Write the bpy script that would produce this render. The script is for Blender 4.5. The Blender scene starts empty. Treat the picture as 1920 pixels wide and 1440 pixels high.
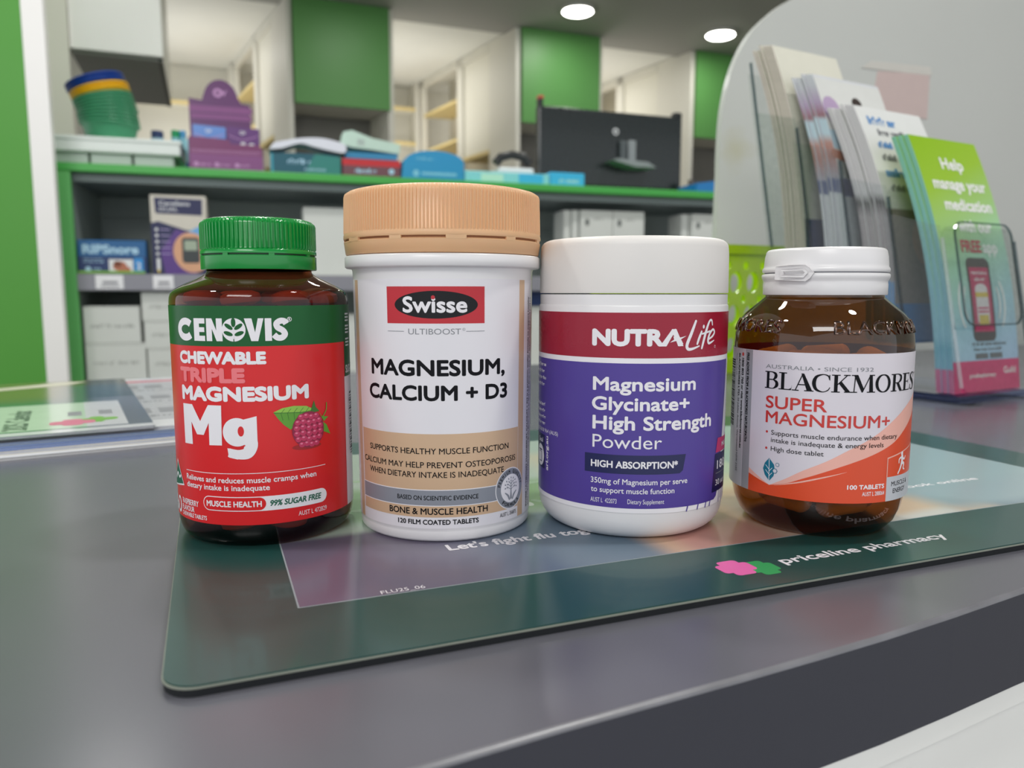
import bpy, bmesh, math, random
from mathutils import Vector, Matrix
from mathutils.geometry import tessellate_polygon
random.seed(7)
SC = bpy.context.scene
COL = SC.collection
PI = math.pi

# ------------------------------------------------------------------ camera
EYE = 0.088                       # metres above the counter mat
cam = bpy.data.cameras.new('camera'); camo = bpy.data.objects.new('camera', cam); COL.objects.link(camo)
cam.sensor_width = 36; cam.lens = 27; cam.clip_start = 0.01; cam.clip_end = 60
camo.location = (0, 0, EYE); camo.rotation_euler = (PI/2 - math.atan(172/1440), 0, 0)
cam.dof.use_dof = True; cam.dof.focus_distance = 0.275; cam.dof.aperture_fstop = 13.0
SC.camera = camo
SC.view_settings.view_transform = 'Standard'; SC.view_settings.look = 'None'
SC.view_settings.gamma = 1.0; SC.view_settings.exposure = 0.6; SC.view_settings.use_curve_mapping = False
try:
    SC.cycles.use_denoising = True; SC.cycles.max_bounces = 10; SC.cycles.transparent_max_bounces = 24
    SC.cycles.caustics_refractive = False; SC.cycles.caustics_reflective = False
except Exception: pass

# ------------------------------------------------------------------ world + lights
W = bpy.data.worlds.new('shop_air'); SC.world = W; W.use_nodes = True
W.node_tree.nodes['Background'].inputs[0].default_value = (0.93, 0.96, 1.0, 1)
W.node_tree.nodes['Background'].inputs[1].default_value = 0.74

def frame(ox, oy, deg):
    a = math.radians(deg); u = Vector((math.cos(a), math.sin(a), 0)); v = Vector((-u.y, u.x, 0)); o = Vector((ox, oy, 0))
    def f(uu, vv, z=0.0): return o + u*uu + v*vv + Vector((0, 0, z))
    f.a = a
    return f
SH = frame(-1.176, 2.0, 18.0)     # shelf fixture behind the counter
RM = frame(-1.176, 2.0, 21.5)     # the room and dispensary
CT = frame(.0101, .1518, 26.9)    # counter
MT = frame(-.083, .159, 21.6)     # counter mat
HD = frame(.362, .612, 29.0)      # brochure holder
MG = frame(-.217, .461, 30.0)     # magazines

def area(name, loc, size, power, col=(1, 1, 1), aim=None, disk=True, sy=None):
    l = bpy.data.lights.new(name, 'AREA'); l.shape = 'DISK' if disk else 'RECTANGLE'; l.size = size
    if not disk: l.size_y = sy or size
    l.energy = power; l.color = col
    o = bpy.data.objects.new(name, l); COL.objects.link(o); o.location = loc
    if aim is not None: o.rotation_euler = (Vector(aim) - Vector(loc)).to_track_quat('-Z', 'Y').to_euler()
    return o
ZC = 1.71                         # ceiling above counter
WHITE = (1.0, .985, .95)
for i, (uu, vv, e) in enumerate([(2.42, 1.9, 1.6), (3.44, 1.94, 1.6), (1.2, 1.7, 1.6), (0.0, .3, 4), (1.3, .2, 4), (2.7, .0, 5), (.5, -.9, 7), (2.0, -1.0, 7), (-.6, -1.6, 6), (1.2, -2.3, 7)]):
    area('ceiling_lamp_light', RM(uu, vv, ZC - .03), .17, e, WHITE)
for k, uu in enumerate([.35, 1.72, 3.02]):
    area('dispensary_lamp_light', RM(uu - .1, 3.0, ZC - .04), .35, 1.8, (1, .975, .93), disk=False, sy=.9)
    area('dispensary_fill_uplight', RM(uu - .12, 3.15, .95), .35, 3.0, (1, .985, .95), aim=tuple(RM(uu - .12, 3.35, 2.0)), disk=False, sy=.9)  # added uplight that brightens the dispensary ceiling, no fixture there
area('shop_panel_light', (-.5, -1.6, 1.55), 1.2, 16, (1, .99, .97), aim=(0, .5, 0), disk=False, sy=.6)

# ------------------------------------------------------------------ materials
def lin(c):
    if isinstance(c, str): c = tuple(int(c[i:i+2], 16) for i in (0, 2, 4))
    return tuple(((x/255)/12.92 if x/255 <= .04045 else ((x/255 + .055)/1.055)**2.4) for x in c) + (1,)
MATS = {}
def mat(name, c, rough=.5, metal=0, coat=0, var=.04, nscale=60, spec=.5, emit=0, sss=0, bump=0):
    if name in MATS: return MATS[name]
    m = bpy.data.materials.new(name); m.use_nodes = True; nt = m.node_tree; b = nt.nodes['Principled BSDF']
    col = lin(c); tc = nt.nodes.new('ShaderNodeTexCoord'); n = nt.nodes.new('ShaderNodeTexNoise')
    n.inputs['Scale'].default_value = nscale; n.inputs['Detail'].default_value = 4
    nt.links.new(tc.outputs['Object'], n.inputs['Vector'])
    mx = nt.nodes.new('ShaderNodeMix'); mx.data_type = 'RGBA'
    mx.inputs['A'].default_value = tuple(x*(1 - var) for x in col[:3]) + (1,)
    mx.inputs['B'].default_value = tuple(min(1, x*(1 + var)) for x in col[:3]) + (1,)
    nt.links.new(n.outputs['Fac'], mx.inputs['Factor']); nt.links.new(mx.outputs['Result'], b.inputs['Base Color'])
    mr = nt.nodes.new('ShaderNodeMapRange'); mr.inputs['To Min'].default_value = max(0, rough*.88); mr.inputs['To Max'].default_value = min(1, rough*1.12)
    nt.links.new(n.outputs['Fac'], mr.inputs['Value']); nt.links.new(mr.outputs['Result'], b.inputs['Roughness'])
    b.inputs['Metallic'].default_value = metal; b.inputs['Specular IOR Level'].default_value = spec
    b.inputs['Coat Weight'].default_value = coat; b.inputs['Coat Roughness'].default_value = .08
    if sss: b.inputs['Subsurface Weight'].default_value = sss; b.inputs['Subsurface Scale'].default_value = .003
    if emit: b.inputs['Emission Color'].default_value = col; b.inputs['Emission Strength'].default_value = emit
    if bump:
        bp = nt.nodes.new('ShaderNodeBump'); bp.inputs['Strength'].default_value = bump; bp.inputs['Distance'].default_value = .001
        nt.links.new(n.outputs['Fac'], bp.inputs['Height']); nt.links.new(bp.outputs['Normal'], b.inputs['Normal'])
    MATS[name] = m; return m
def glassy(name, tint, rough=.02, ior=1.5, edge=None):
    """thin clear or tinted sheet: tinted see-through plus a Fresnel reflection"""
    if name in MATS: return MATS[name]
    m = bpy.data.materials.new(name); m.use_nodes = True; nt = m.node_tree; nt.nodes.remove(nt.nodes['Principled BSDF'])
    out = nt.nodes['Material Output']; tr = nt.nodes.new('ShaderNodeBsdfTransparent'); gl = nt.nodes.new('ShaderNodeBsdfGlossy')
    fr = nt.nodes.new('ShaderNodeFresnel'); fr.inputs['IOR'].default_value = ior; mx = nt.nodes.new('ShaderNodeMixShader')
    n = nt.nodes.new('ShaderNodeTexNoise'); n.inputs['Scale'].default_value = 25
    cm = nt.nodes.new('ShaderNodeMix'); cm.data_type = 'RGBA'
    cm.inputs['A'].default_value = tuple(x*.93 for x in tint) + (1,); cm.inputs['B'].default_value = tuple(min(1, x*1.07) for x in tint) + (1,)
    nt.links.new(n.outputs['Fac'], cm.inputs['Factor']); nt.links.new(cm.outputs['Result'], tr.inputs['Color'])
    gl.inputs['Roughness'].default_value = rough; gl.inputs['Color'].default_value = (.95, .95, .95, 1)
    geo = nt.nodes.new('ShaderNodeNewGeometry'); mm = nt.nodes.new('ShaderNodeMath'); mm.operation = 'SUBTRACT'; mm.inputs[0].default_value = 1
    m2 = nt.nodes.new('ShaderNodeMath'); m2.operation = 'MULTIPLY'; nt.links.new(geo.outputs['Backfacing'], mm.inputs[1]); nt.links.new(mm.outputs[0], m2.inputs[0]); nt.links.new(fr.outputs[0], m2.inputs[1])
    nt.links.new(m2.outputs[0], mx.inputs[0]); nt.links.new(tr.outputs[0], mx.inputs[1]); nt.links.new(gl.outputs[0], mx.inputs[2])
    nt.links.new(mx.outputs[0], out.inputs['Surface']); MATS[name] = m; return m

# ------------------------------------------------------------------ mesh builder
class MB:
    def __init__(s): s.v = []; s.f = []; s.m = []; s.s = []; s.mats = []; s.nrm = {}
    def mi(s, m):
        if m not in s.mats: s.mats.append(m)
        return s.mats.index(m)
    def add(s, vs, fs, m, smooth=False, nrm=None):
        o = len(s.v); k = s.mi(m); s.v += [tuple(p) for p in vs]
        for f in fs: s.f.append([o + i for i in f]); s.m.append(k); s.s.append(smooth)
        if nrm:
            for i, n in enumerate(nrm): s.nrm[o + i] = n
        return s
    def box(s, x0, x1, y0, y1, z0, z1, m, bev=0, fn=None, seg=2):
        if bev:
            bm = bmesh.new(); bmesh.ops.create_cube(bm, size=1)
            for v in bm.verts: v.co = ((x0 + x1)/2 + v.co.x*(x1 - x0), (y0 + y1)/2 + v.co.y*(y1 - y0), (z0 + z1)/2 + v.co.z*(z1 - z0))
            bmesh.ops.bevel(bm, geom=bm.edges[:], offset=bev, segments=seg, affect='EDGES', profile=.5)
            bm.verts.index_update(); vs = [v.co.copy() for v in bm.verts]; fs = [[v.index for v in f.verts] for f in bm.faces]; bm.free()
        else:
            vs = [Vector((x, y, z)) for z in (z0, z1) for x, y in ((x0, y0), (x1, y0), (x1, y1), (x0, y1))]
            fs = [(3, 2, 1, 0), (4, 5, 6, 7), (0, 1, 5, 4), (1, 2, 6, 5), (2, 3, 7, 6), (3, 0, 4, 7)]
        if fn: vs = [fn(v) for v in vs]
        return s.add(vs, fs, m)
    def lathe(s, prof, m, n=128, fn=None, cap=True, smooth=True):
        """prof: (r, z) bottom to top; fn(angle, i, r, z) -> r"""
        vs = []; fs = []
        for i, (r, z) in enumerate(prof):
            for k in range(n):
                a = 2*PI*k/n; rr = fn(a, i, r, z) if fn else r
                vs.append((rr*math.cos(a), rr*math.sin(a), z))
        for i in range(len(prof) - 1):
            for k in range(n):
                k2 = (k + 1) % n; fs.append((i*n + k, i*n + k2, (i + 1)*n + k2, (i + 1)*n + k))
        if cap:
            if prof[0][0] > 1e-5: fs.append(tuple(range(n - 1, -1, -1)))
            if prof[-1][0] > 1e-5: fs.append(tuple((len(prof) - 1)*n + k for k in range(n)))
        return s.add(vs, fs, m, smooth)
    def prism(s, pts, m, d0, d1, axis='y', holes=(), fn=None, smooth=False):
        """outline pts (a, b) extruded along an axis between d0 and d1; holes cut through"""
        loops = [list(pts)] + [list(h) for h in holes]; flat = [p for l in loops for p in l]
        tri = tessellate_polygon([[Vector((p[0], p[1], 0)) for p in l] for l in loops])
        def P(p, d): return Vector((p[0], d, p[1])) if axis == 'y' else (Vector((p[0], p[1], d)) if axis == 'z' else Vector((d, p[0], p[1])))
        N = len(flat); vs = [P(p, d0) for p in flat] + [P(p, d1) for p in flat]
        fs = [tuple(t) for t in tri] + [tuple(N + i for i in reversed(t)) for t in tri]; o = 0
        for l in loops:
            for i in range(len(l)): j = (i + 1) % len(l); fs.append((o + i, o + j, N + o + j, N + o + i))
            o += len(l)
        if fn: vs = [fn(v) for v in vs]
        return s.add(vs, fs, m, smooth)
    def tube(s, path, r, m, n=8, closed=False):
        vs = []; fs = []; P = [Vector(p) for p in path]; L = len(P)
        for i, p in enumerate(P):
            t = (P[(i + 1) % L] - P[i - 1]) if closed else (P[min(i + 1, L - 1)] - P[max(i - 1, 0)])
            t.normalize(); a = t.orthogonal().normalized() if i == 0 else (a - t*a.dot(t)).normalized(); b = t.cross(a)
            rr = r[i] if isinstance(r, (list, tuple)) else r
            for k in range(n): vs.append(p + a*rr*math.cos(2*PI*k/n) + b*rr*math.sin(2*PI*k/n))
        for i in range(L if closed else L - 1):
            for k in range(n): fs.append((i*n + k, i*n + (k + 1) % n, ((i + 1) % L)*n + (k + 1) % n, ((i + 1) % L)*n + k))
        if not closed: fs += [tuple(range(n - 1, -1, -1)), tuple((L - 1)*n + k for k in range(n))]
        return s.add(vs, fs, m, True)
    def obj(s, name, parent=None, sharp=35, loc=None, rotz=None, recalc=True):
        me = bpy.data.meshes.new(name); me.from_pydata([tuple(v) for v in s.v], [], s.f)
        for m in s.mats: me.materials.append(m)
        me.polygons.foreach_set('material_index', s.m); me.polygons.foreach_set('use_smooth', s.s)
        if recalc and not s.nrm:
            bm = bmesh.new(); bm.from_mesh(me); bmesh.ops.recalc_face_normals(bm, faces=bm.faces[:]); bm.to_mesh(me); bm.free()
        me.update()
        if any(s.s) and not s.nrm: me.set_sharp_from_angle(angle=math.radians(sharp))
        if s.nrm:
            base = [tuple(v.normal) for v in me.vertices]
            for i, n in s.nrm.items(): base[i] = tuple(n)
            me.normals_split_custom_set_from_vertices(base)
        o = bpy.data.objects.new(name, me); COL.objects.link(o)
        if parent: o.parent = parent
        if loc is not None: o.location = loc
        if rotz is not None: o.rotation_euler = (0, 0, rotz)
        return o
def tag(o, label, cat, group=None, kind=None):
    o['label'] = label; o['category'] = cat
    if group: o['group'] = group
    if kind: o['kind'] = kind
    return o
def thing(name, label, cat, loc, rotz=0, group=None):
    o = bpy.data.objects.new(name, None); COL.objects.link(o); o.empty_display_size = .02
    o.location = loc; o.rotation_euler = (0, 0, rotz); return tag(o, label, cat, group)
def struct(o): o['kind'] = 'structure'; return o
def dup(root, loc, rot, label, group=None):
    r = root.copy(); COL.objects.link(r); r.location = loc; r.rotation_euler = rot; r['label'] = label
    if group: r['group'] = group
    for ch in list(root.children):
        c = ch.copy(); COL.objects.link(c); c.parent = r
        for g in ch.children: d = g.copy(); COL.objects.link(d); d.parent = c
    return r

# ------------------------------------------------------------------ printed artwork (flat shapes laid on a surface)
_glyph = {}
def font_tris(body):
    if body in _glyph: return _glyph[body]
    c = bpy.data.curves.new('t', 'FONT'); c.body = body; c.resolution_u = 4; c.fill_mode = 'FRONT'
    o = bpy.data.objects.new('t', c); COL.objects.link(o); dg = bpy.context.evaluated_depsgraph_get(); dg.update()
    e = o.evaluated_get(dg); me = e.to_mesh(); me.calc_loop_triangles()
    V = [(v.co.x, v.co.y) for v in me.vertices]; T = [[V[i] for i in t.vertices] for t in me.loop_triangles]
    e.to_mesh_clear(); bpy.data.objects.remove(o); bpy.data.curves.remove(c)
    _glyph[body] = T; return T
def smooth_path(P, n=6):
    out = []
    for i in range(len(P) - 1):
        p0 = P[max(i - 1, 0)]; p1 = P[i]; p2 = P[i + 1]; p3 = P[min(i + 2, len(P) - 1)]
        for k in range(n):
            t = k/n; out.append(tuple(.5*((2*p1[j]) + (-p0[j] + p2[j])*t + (2*p0[j] - 5*p1[j] + 4*p2[j] - p3[j])*t*t + (-p0[j] + 3*p1[j] - 3*p2[j] + p3[j])*t**3) for j in range(len(p1))))
    return out + [tuple(P[-1])]
class Art:
    def __init__(s): s.t = []; s.q = 0
    def tri(s, a, b, c, m, L): s.t.append((a, b, c, m, L + .03*(s.q % 24)))
    def poly(s, pts, m, L=1):
        s.q += 1
        for t in tessellate_polygon([[Vector((p[0], p[1], 0)) for p in pts]]): s.tri(pts[t[0]], pts[t[1]], pts[t[2]], m, L)
    def rect(s, x0, y0, x1, y1, m, L=1): s.poly([(x0, y0), (x1, y0), (x1, y1), (x0, y1)], m, L)
    def ell(s, cx, cy, rx, ry, m, L=1, n=32, rot=0):
        s.poly([(cx + rx*math.cos(2*PI*k/n)*math.cos(rot) - ry*math.sin(2*PI*k/n)*math.sin(rot), cy + rx*math.cos(2*PI*k/n)*math.sin(rot) + ry*math.sin(2*PI*k/n)*math.cos(rot)) for k in range(n)], m, L)
    def stroke(s, P, w, m, L=1, smooth=True, caps=True, n=6):
        """P: (x, y) or (x, y, width)"""
        P = [tuple(p) if len(p) == 3 else (p[0], p[1], w) for p in P]
        if smooth and len(P) > 2: P = smooth_path(P, n)
        Lf = []; Rt = []
        for i, p in enumerate(P):
            a = P[max(i - 1, 0)]; b = P[min(i + 1, len(P) - 1)]; dx, dy = b[0] - a[0], b[1] - a[1]; d = math.hypot(dx, dy) or 1
            nx, ny = -dy/d*p[2]/2, dx/d*p[2]/2; Lf.append((p[0] + nx, p[1] + ny)); Rt.append((p[0] - nx, p[1] - ny))
        s.q += 1
        for i in range(len(P) - 1):
            if i % 3 == 0: s.q += 1
            s.tri(Lf[i], Rt[i], Rt[i + 1], m, L); s.tri(Lf[i], Rt[i + 1], Lf[i + 1], m, L)
        if caps:
            for p in (P[0], P[-1]): s.ell(p[0], p[1], p[2]/2, p[2]/2, m, L, 12)
    def text(s, body, x0, x1, y, cap, m, bold=0, L=2, ang=0, shear=0, fx=None):
        """fits body between x0 and x1 along its baseline; cap = capital height; ang turns it about (x0, y)"""
        if body[0] == '~':                       # lettering too blurred to read: rows of word-like marks
            rr = random.Random(len(body)*7 + int(abs(x0*1000))); W_ = x1 - x0; x = 0; ca, sa = math.cos(ang), math.sin(ang)
            while x < W_ - cap*.4:
                n = rr.randint(3, 8)
                for _ in range(n):
                    w = cap*rr.uniform(.3, .5); h = cap*(1 if rr.random() < .25 else .7)
                    if x + w > W_: break
                    q = [(x, 0), (x + w, 0), (x + w, h), (x, h)]
                    if rr.random() < .6: q = [(x, 0), (x + w*.35, 0), (x + w*.35, h*.65), (x + w, h*.65), (x + w, h), (x, h)]
                    s.poly([(x0 + a*ca - b*sa, y + a*sa + b*ca) for a, b in q], m, L); x += w + cap*.12
                x += cap*.4
            return
        T = font_tris(body)
        if not T: return
        H = font_tris('H'); hu = max(p[1] for t in H for p in t); mn = min(p[0] for t in T for p in t); mxx = max(p[0] for t in T for p in t)
        r = bold*.4*cap; sx = (x1 - x0 - 2*r)/(mxx - mn); sy = (cap - 2*r)/hu
        offs = [(0, 0)]
        if r > 0:
            nd = 8 if cap > .0025 else 5
            for rr in ([r] if r < .05*cap else [r*.5, r]): offs += [(rr*math.cos(2*PI*k/nd), rr*math.sin(2*PI*k/nd)) for k in range(nd)]
        ca, sa = math.cos(ang), math.sin(ang)
        for ox, oy in offs:
            s.q += 1
            for t in T:
                q = []
                for p in t:
                    X = (p[0] - mn)*sx + r + ox; Y = p[1]*sy + r + oy; X += shear*Y
                    if fx: q.append(fx(X + x0, Y + y))
                    else: q.append((x0 + X*ca - Y*sa, y + X*sa + Y*ca))
                s.tri(q[0], q[1], q[2], m, L)
    def arctext(s, body, cx, cy, rad, cap, m, a0, a1, inside=False, L=3):
        n = len(body)
        for i, ch in enumerate(body):
            if ch == ' ': continue
            a = a0 + (a1 - a0)*(i + .5)/n; w = abs(a1 - a0)*rad/n*.74
            if ch in 'I': w *= .25
            up = a - PI/2 if not inside else a + PI/2; ca, sa = math.cos(up), math.sin(up)
            ox, oy = cx + rad*math.cos(a), cy + rad*math.sin(a)
            s.text(ch, 0, w, 0, cap, m, .04, L, fx=lambda X, Y, ox=ox, oy=oy, ca=ca, sa=sa, w=w: (ox + (X - w/2)*ca - Y*sa, oy + (X - w/2)*sa + Y*ca))
    def bake(s, mb, mp, step=None, nf=None):
        """mp(x, y, L) -> 3D; step: longest run before a triangle is cut along x"""
        by = {}
        for a, b, c, m, L in s.t: by.setdefault((m, L), []).append((a, b, c))
        for (m, L), T in by.items():
            if step:
                out = []
                for t in T:
                    xs = [p[0] for p in t]; lo, hi = min(xs), max(xs)
                    if hi - lo <= step: out.append(t); continue
                    pl = [list(t)]
                    k = math.ceil(lo/step)
                    rem = list(t); 
                    while k*step < hi and len(rem) >= 3:
                        X = k*step; A = []; B = []
                        for i in range(len(rem)):
                            p = rem[i]; q = rem[(i + 1) % len(rem)]
                            if p[0] <= X: A.append(p)
                            if p[0] >= X: B.append(p)
                            if (p[0] < X < q[0]) or (q[0] < X < p[0]):
                                f = (X - p[0])/(q[0] - p[0]); c_ = (X, p[1] + f*(q[1] - p[1])); A.append(c_); B.append(c_)
                        if len(A) >= 3: out.append(tuple(A))
                        rem = B; k += 1
                    if len(rem) >= 3: out.append(tuple(rem))
                T = out
            vs = []; fs = []; ns = []; idx = {}
            for t in T:
                f = []
                for p in t:
                    key = (round(p[0]*1e6), round(p[1]*1e6))
                    if key not in idx: idx[key] = len(vs); vs.append(mp(p[0], p[1], L)); ns.append(nf(p[0], p[1]) if nf else None)
                    i = idx[key]
                    if i not in f: f.append(i)
                if len(f) >= 3:
                    ar = sum((t[i][0]*t[(i+1) % len(t)][1] - t[(i+1) % len(t)][0]*t[i][1]) for i in range(len(t)))
                    fs.append(f if ar > 0 else f[::-1])
            mb.add(vs, fs, m, bool(nf), ns if nf else None)

def flatmap(kind, off, org=(0, 0, 0), eps=.0002):
    """kind 'front': x right, y up on a face looking to -y; 'top': x right, y away on a face looking up"""
    if kind == 'front': return lambda x, y, L: Vector((org[0] + x, org[1] - off - eps*L, org[2] + y))
    return lambda x, y, L: Vector((org[0] + x, org[1] + y, org[2] + off + eps*L))
# ------------------------------------------------------------------ the four bottles
white_pl = mat('white_plastic', 'e9e7e8', .32, spec=.5, coat=.15, nscale=30)
white_lid = mat('white_lid_plastic', 'e6e2de', .5, nscale=30)
paper_w = mat('label_white', 'e6e3e8', .34, nscale=20, var=.02)
ink_k = mat('ink_black', '101116', .5, spec=.15); ink_grey = mat('ink_grey', '85878d', .45); ink_w = mat('ink_white', 'efecf0', .38, var=.01)
red_l = mat('label_red', 'da2024', .3, nscale=20, var=.03, spec=.4); green_l = mat('label_green', '0d5a28', .3, var=.03, spec=.3)
pink_i = mat('ink_pink', 'f07a80', .35); teal_i = mat('ink_teal', '0d6147', .4)
green_cap = mat('green_cap_plastic', '0a8e3a', .25, coat=.3); green_slot = mat('green_cap_slot', '06401c', .5)
tan_cap = mat('tan_cap_plastic', 'e3b488', .42, sss=.1, coat=.1); tan_slot = mat('tan_cap_slot', '8f5b34', .6)
amber_pet = glassy('amber_plastic', (.45, .21, .125), .03, 1.5)
amber_gl = glassy('amber_glass', (.48, .26, .065), .015, 1.6)
emb_gl = glassy('amber_glass_relief', (.7, .45, .22), .01, 2.0)

def bottle(name, label, az, D):
    return thing(name, label, 'bottle' if 'jar' not in name else 'jar', (D*math.sin(az), D*math.cos(az), 0), -az)
def wrap_label(name, parent, Rf, z0, z1, base, art, off=.0001, gap=.000035, step=1.2, ang0=-PI, ang1=PI, n=180, nz=12):
    """Rf(z) body radius in metres; art in millimetres (x along the arc from the front centre, y up)"""
    mb = MB(); Rm = Rf((z0 + z1)/2)
    vs = []; fs = []; ns = []
    full = ang1 - ang0 > 2*PI - .01
    N = n if full else n + 1
    for j in range(nz + 1):
        z = z0 + (z1 - z0)*j/nz
        for k in range(N):
            a = ang0 + (ang1 - ang0)*k/n; r = Rf(z) + off; vs.append((r*math.sin(a), -r*math.cos(a), z)); ns.append((math.sin(a), -math.cos(a), 0))
    for j in range(nz):
        for k in range(n):
            k2 = (k + 1) % N; fs.append((j*N + k, j*N + k2, (j + 1)*N + k2, (j + 1)*N + k))
    mb.add(vs, fs, base, True, ns)
    def mp(x, y, L):
        z = y/1000; a = x/1000/Rm; r = Rf(z) + off + gap*L; return (r*math.sin(a), -r*math.cos(a), z)
    art.bake(mb, mp, step, lambda x, y: (math.sin(x/1000/Rm), -math.cos(x/1000/Rm), 0))
    return mb.obj(name, parent, recalc=False)
def ribs(prof, lo, hi, n, depth):
    def f(a, i, r, z):
        if not lo <= z <= hi: return r
        t = (a*n/(2*PI)) % 1.0; return r + (depth if t < .36 else 0)
    return f
def rnd(r0, z0, r1, z1, n=6, out=True):
    """quarter round from (r0,z0) to (r1,z1)"""
    o = []
    for k in range(n + 1):
        t = PI/2*k/n
        if out: o.append((r0 + (r1 - r0)*math.sin(t), z0 + (z1 - z0)*(1 - math.cos(t))))   # starts flat
        else: o.append((r0 + (r1 - r0)*(1 - math.cos(t)), z0 + (z1 - z0)*math.sin(t)))       # starts vertical
    return o

# --- 1: amber plastic bottle, green cap, red label
t1 = bottle('supplement_bottle', 'dark amber plastic bottle with ribbed green cap and red and green label', -.314, .303)
pb = rnd(.0275, .0, .0317, .0075, 7) + [(.0317, .02), (.0317, .05), (.0317, .0845)] + [(.03155, .0862), (.0311, .0877), (.0300, .0889), (.0270, .0906), (.0230, .0925), (.0200, .0940), (.0187, .0951), (.0183, .0965), (.0183, .0985)]
MB().lathe([(.001, .0015), (.02, .0012)] + pb, amber_pet, 128, cap=False).obj('bottle_body', t1)
g = MB()
g.lathe([(.0190, .0960), (.0203, .0961), (.02045, .0964), (.02045, .1008), (.0202, .1010), (.0195, .1010)], green_cap, 176, cap=False)
g.lathe([(.0199, .1009), (.0199, .1018)], green_slot, 64, cap=False)
for k in range(8):
    a = 2*PI*k/8 + .2; g.box(-.001, .001, -.0204, -.0198, .1006, .1018, green_cap, fn=lambda v, a=a: Matrix.Rotation(a, 3, 'Z') @ v)
top = [(.0196, .1015), (.0205, .1016), (.0205, .1027), (.0201, .1031)] + [(.0199, .1036), (.01985, .1120), (.0196, .1127)] + [(.0190, .1137), (.0175, .1142), (.012, .1143), (.0005, .1143)]
g.lathe(top, green_cap, 78*10, fn=ribs(top, .1036, .1127, 78, .00058), cap=False, smooth=False)
g.obj('screw_cap', t1, sharp=50)
A = Art(); W_, K_, G_ = ink_w, ink_k, ink_grey
A.rect(-99, 70, 99, 83.5, green_l, 1)
A.rect(35.1, 57, 60, 83.5, green_l, 2); A.rect(34.6, 8.4, 62, 57, paper_w, 2)
def arc(cx, cy, rx, ry, d0, d1, n=14): return [(cx + rx*math.cos(math.radians(d0 + (d1 - d0)*k/n)), cy + ry*math.sin(math.radians(d0 + (d1 - d0)*k/n))) for k in range(n + 1)]
A.stroke(arc(-28.2, 75.55, 3.4, 2.72, 42, 318), 2.35, W_, 3, caps=False)
A.poly([(-24.0, 71.75), (-19.4, 71.75), (-19.4, 73.5), (-21.7, 73.5), (-21.7, 74.75), (-19.6, 74.75), (-19.6, 76.35), (-21.7, 76.35), (-21.7, 77.6), (-19.4, 77.6), (-19.4, 79.35), (-24.0, 79.35)], W_, 3)
A.poly([(-18.8, 71.75), (-16.7, 71.75), (-16.7, 75.9), (-15.1, 71.75), (-13.0, 71.75), (-13.0, 79.35), (-15.1, 79.35), (-15.1, 75.3), (-16.7, 79.35), (-18.8, 79.35)], W_, 3)
A.poly([(-5.7, 79.35), (-3.3, 79.35), (-2.3, 74.6), (-1.3, 79.35), (.5, 79.35), (-1.4, 71.75), (-3.6, 71.75)], W_, 3); A.rect(.85, 71.75, 3.0, 79.35, W_, 3)
A.stroke([(7.8, 77.4), (7.2, 78.3), (5.8, 78.4), (4.6, 77.5), (5.0, 76.2), (6.6, 75.2), (7.3, 73.9), (6.3, 72.8), (4.8, 72.8), (3.7, 73.8)], 2.0, W_, 3, caps=False, n=8)
A.ell(-9.2, 75.55, 3.9, 3.9, W_, 3, 40)
for (x, y, l, w, an) in [(-9.2, 78.0, 1.6, .75, 90), (-10.8, 76.6, 1.6, .7, 145), (-7.6, 76.6, 1.6, .7, 35), (-11.0, 74.3, 1.6, .7, 160), (-7.4, 74.3, 1.6, .7, 20)]:
    A.ell(x, y, l, w, green_l, 4, 16, math.radians(an))
A.stroke([(-9.2, 76.3), (-9.2, 72.6)], .28, W_, 5); A.stroke([(-9.2, 73.2), (-9.2, 71.7)], .3, green_l, 5)
A.ell(8.95, 78.9, .8, .8, W_, 3, 20); A.ell(8.95, 78.9, .6, .6, green_l, 4, 20); A.text('R', 8.65, 9.25, 78.45, .9, W_, .1, 5)
A.text('CHEWABLE', -32.5, .9, 63.9, 4.35, W_, .2, 3); A.text('TRIPLE', -32.7, -6.1, 57.6, 5.1, pink_i, .22, 3)
A.text('MAGNESIUM', -32.2, 15.1, 51.3, 5.1, W_, .2, 3)
A.poly([(-31.8, 35.9), (-27.3, 35.95), (-27.5, 43.8), (-24.9, 39.6), (-21.9, 39.6), (-19.6, 43.9), (-19.7, 36.2), (-14.9, 36.3), (-14.6, 50.0), (-19.6, 50.0), (-23.2, 44.3), (-26.7, 49.9), (-31.9, 49.9)], W_, 3)
gx = -8.6
A.poly([(gx + 4.35*math.cos(t_) if False else -9.5 + 4.9*math.cos(t_), 40.9 + 4.9*math.sin(t_)) for t_ in [2*PI*k/40 for k in range(40)]], W_, 3)
A.poly([(-8.2, 45.0), (-2.9, 46.3), (-2.9, 36.2), (-7.2, 36.2), (-7.2, 44)], W_, 3)
A.stroke([(-5.05, 38, 4.3), (-5.05, 36, 4.3), (-6.3, 33.7, 3.9), (-9.2, 33.2, 3.2), (-12.6, 33.9, 3.0)], 3, W_, 3, caps=False)
A.poly([(-13.0, 35.4), (-12.6, 32.2), (-9.5, 31.5), (-9.5, 34.8)], W_, 3)
A.ell(-8.2, 41.2, 1.05, 1.75, red_l, 4, 20); A.stroke([(-12.4, 36.6), (-9.4, 35.3), (-7.1, 36.3)], .45, red_l, 4)
leafg = mat('leaf_green', '5f9f2e', .4); leafd = mat('leaf_dark_green', '3a7423', .4); leafl = mat('leaf_light_green', '93c64a', .4)
A.poly([(2.5, 47.3), (5.5, 48.6), (9.4, 49.1), (14, 48.7), (17.1, 47.1), (14.5, 44.0), (10.1, 42.2), (8.1, 40.9), (5.8, 42.8), (4.0, 45)], leafg, 3)
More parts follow.
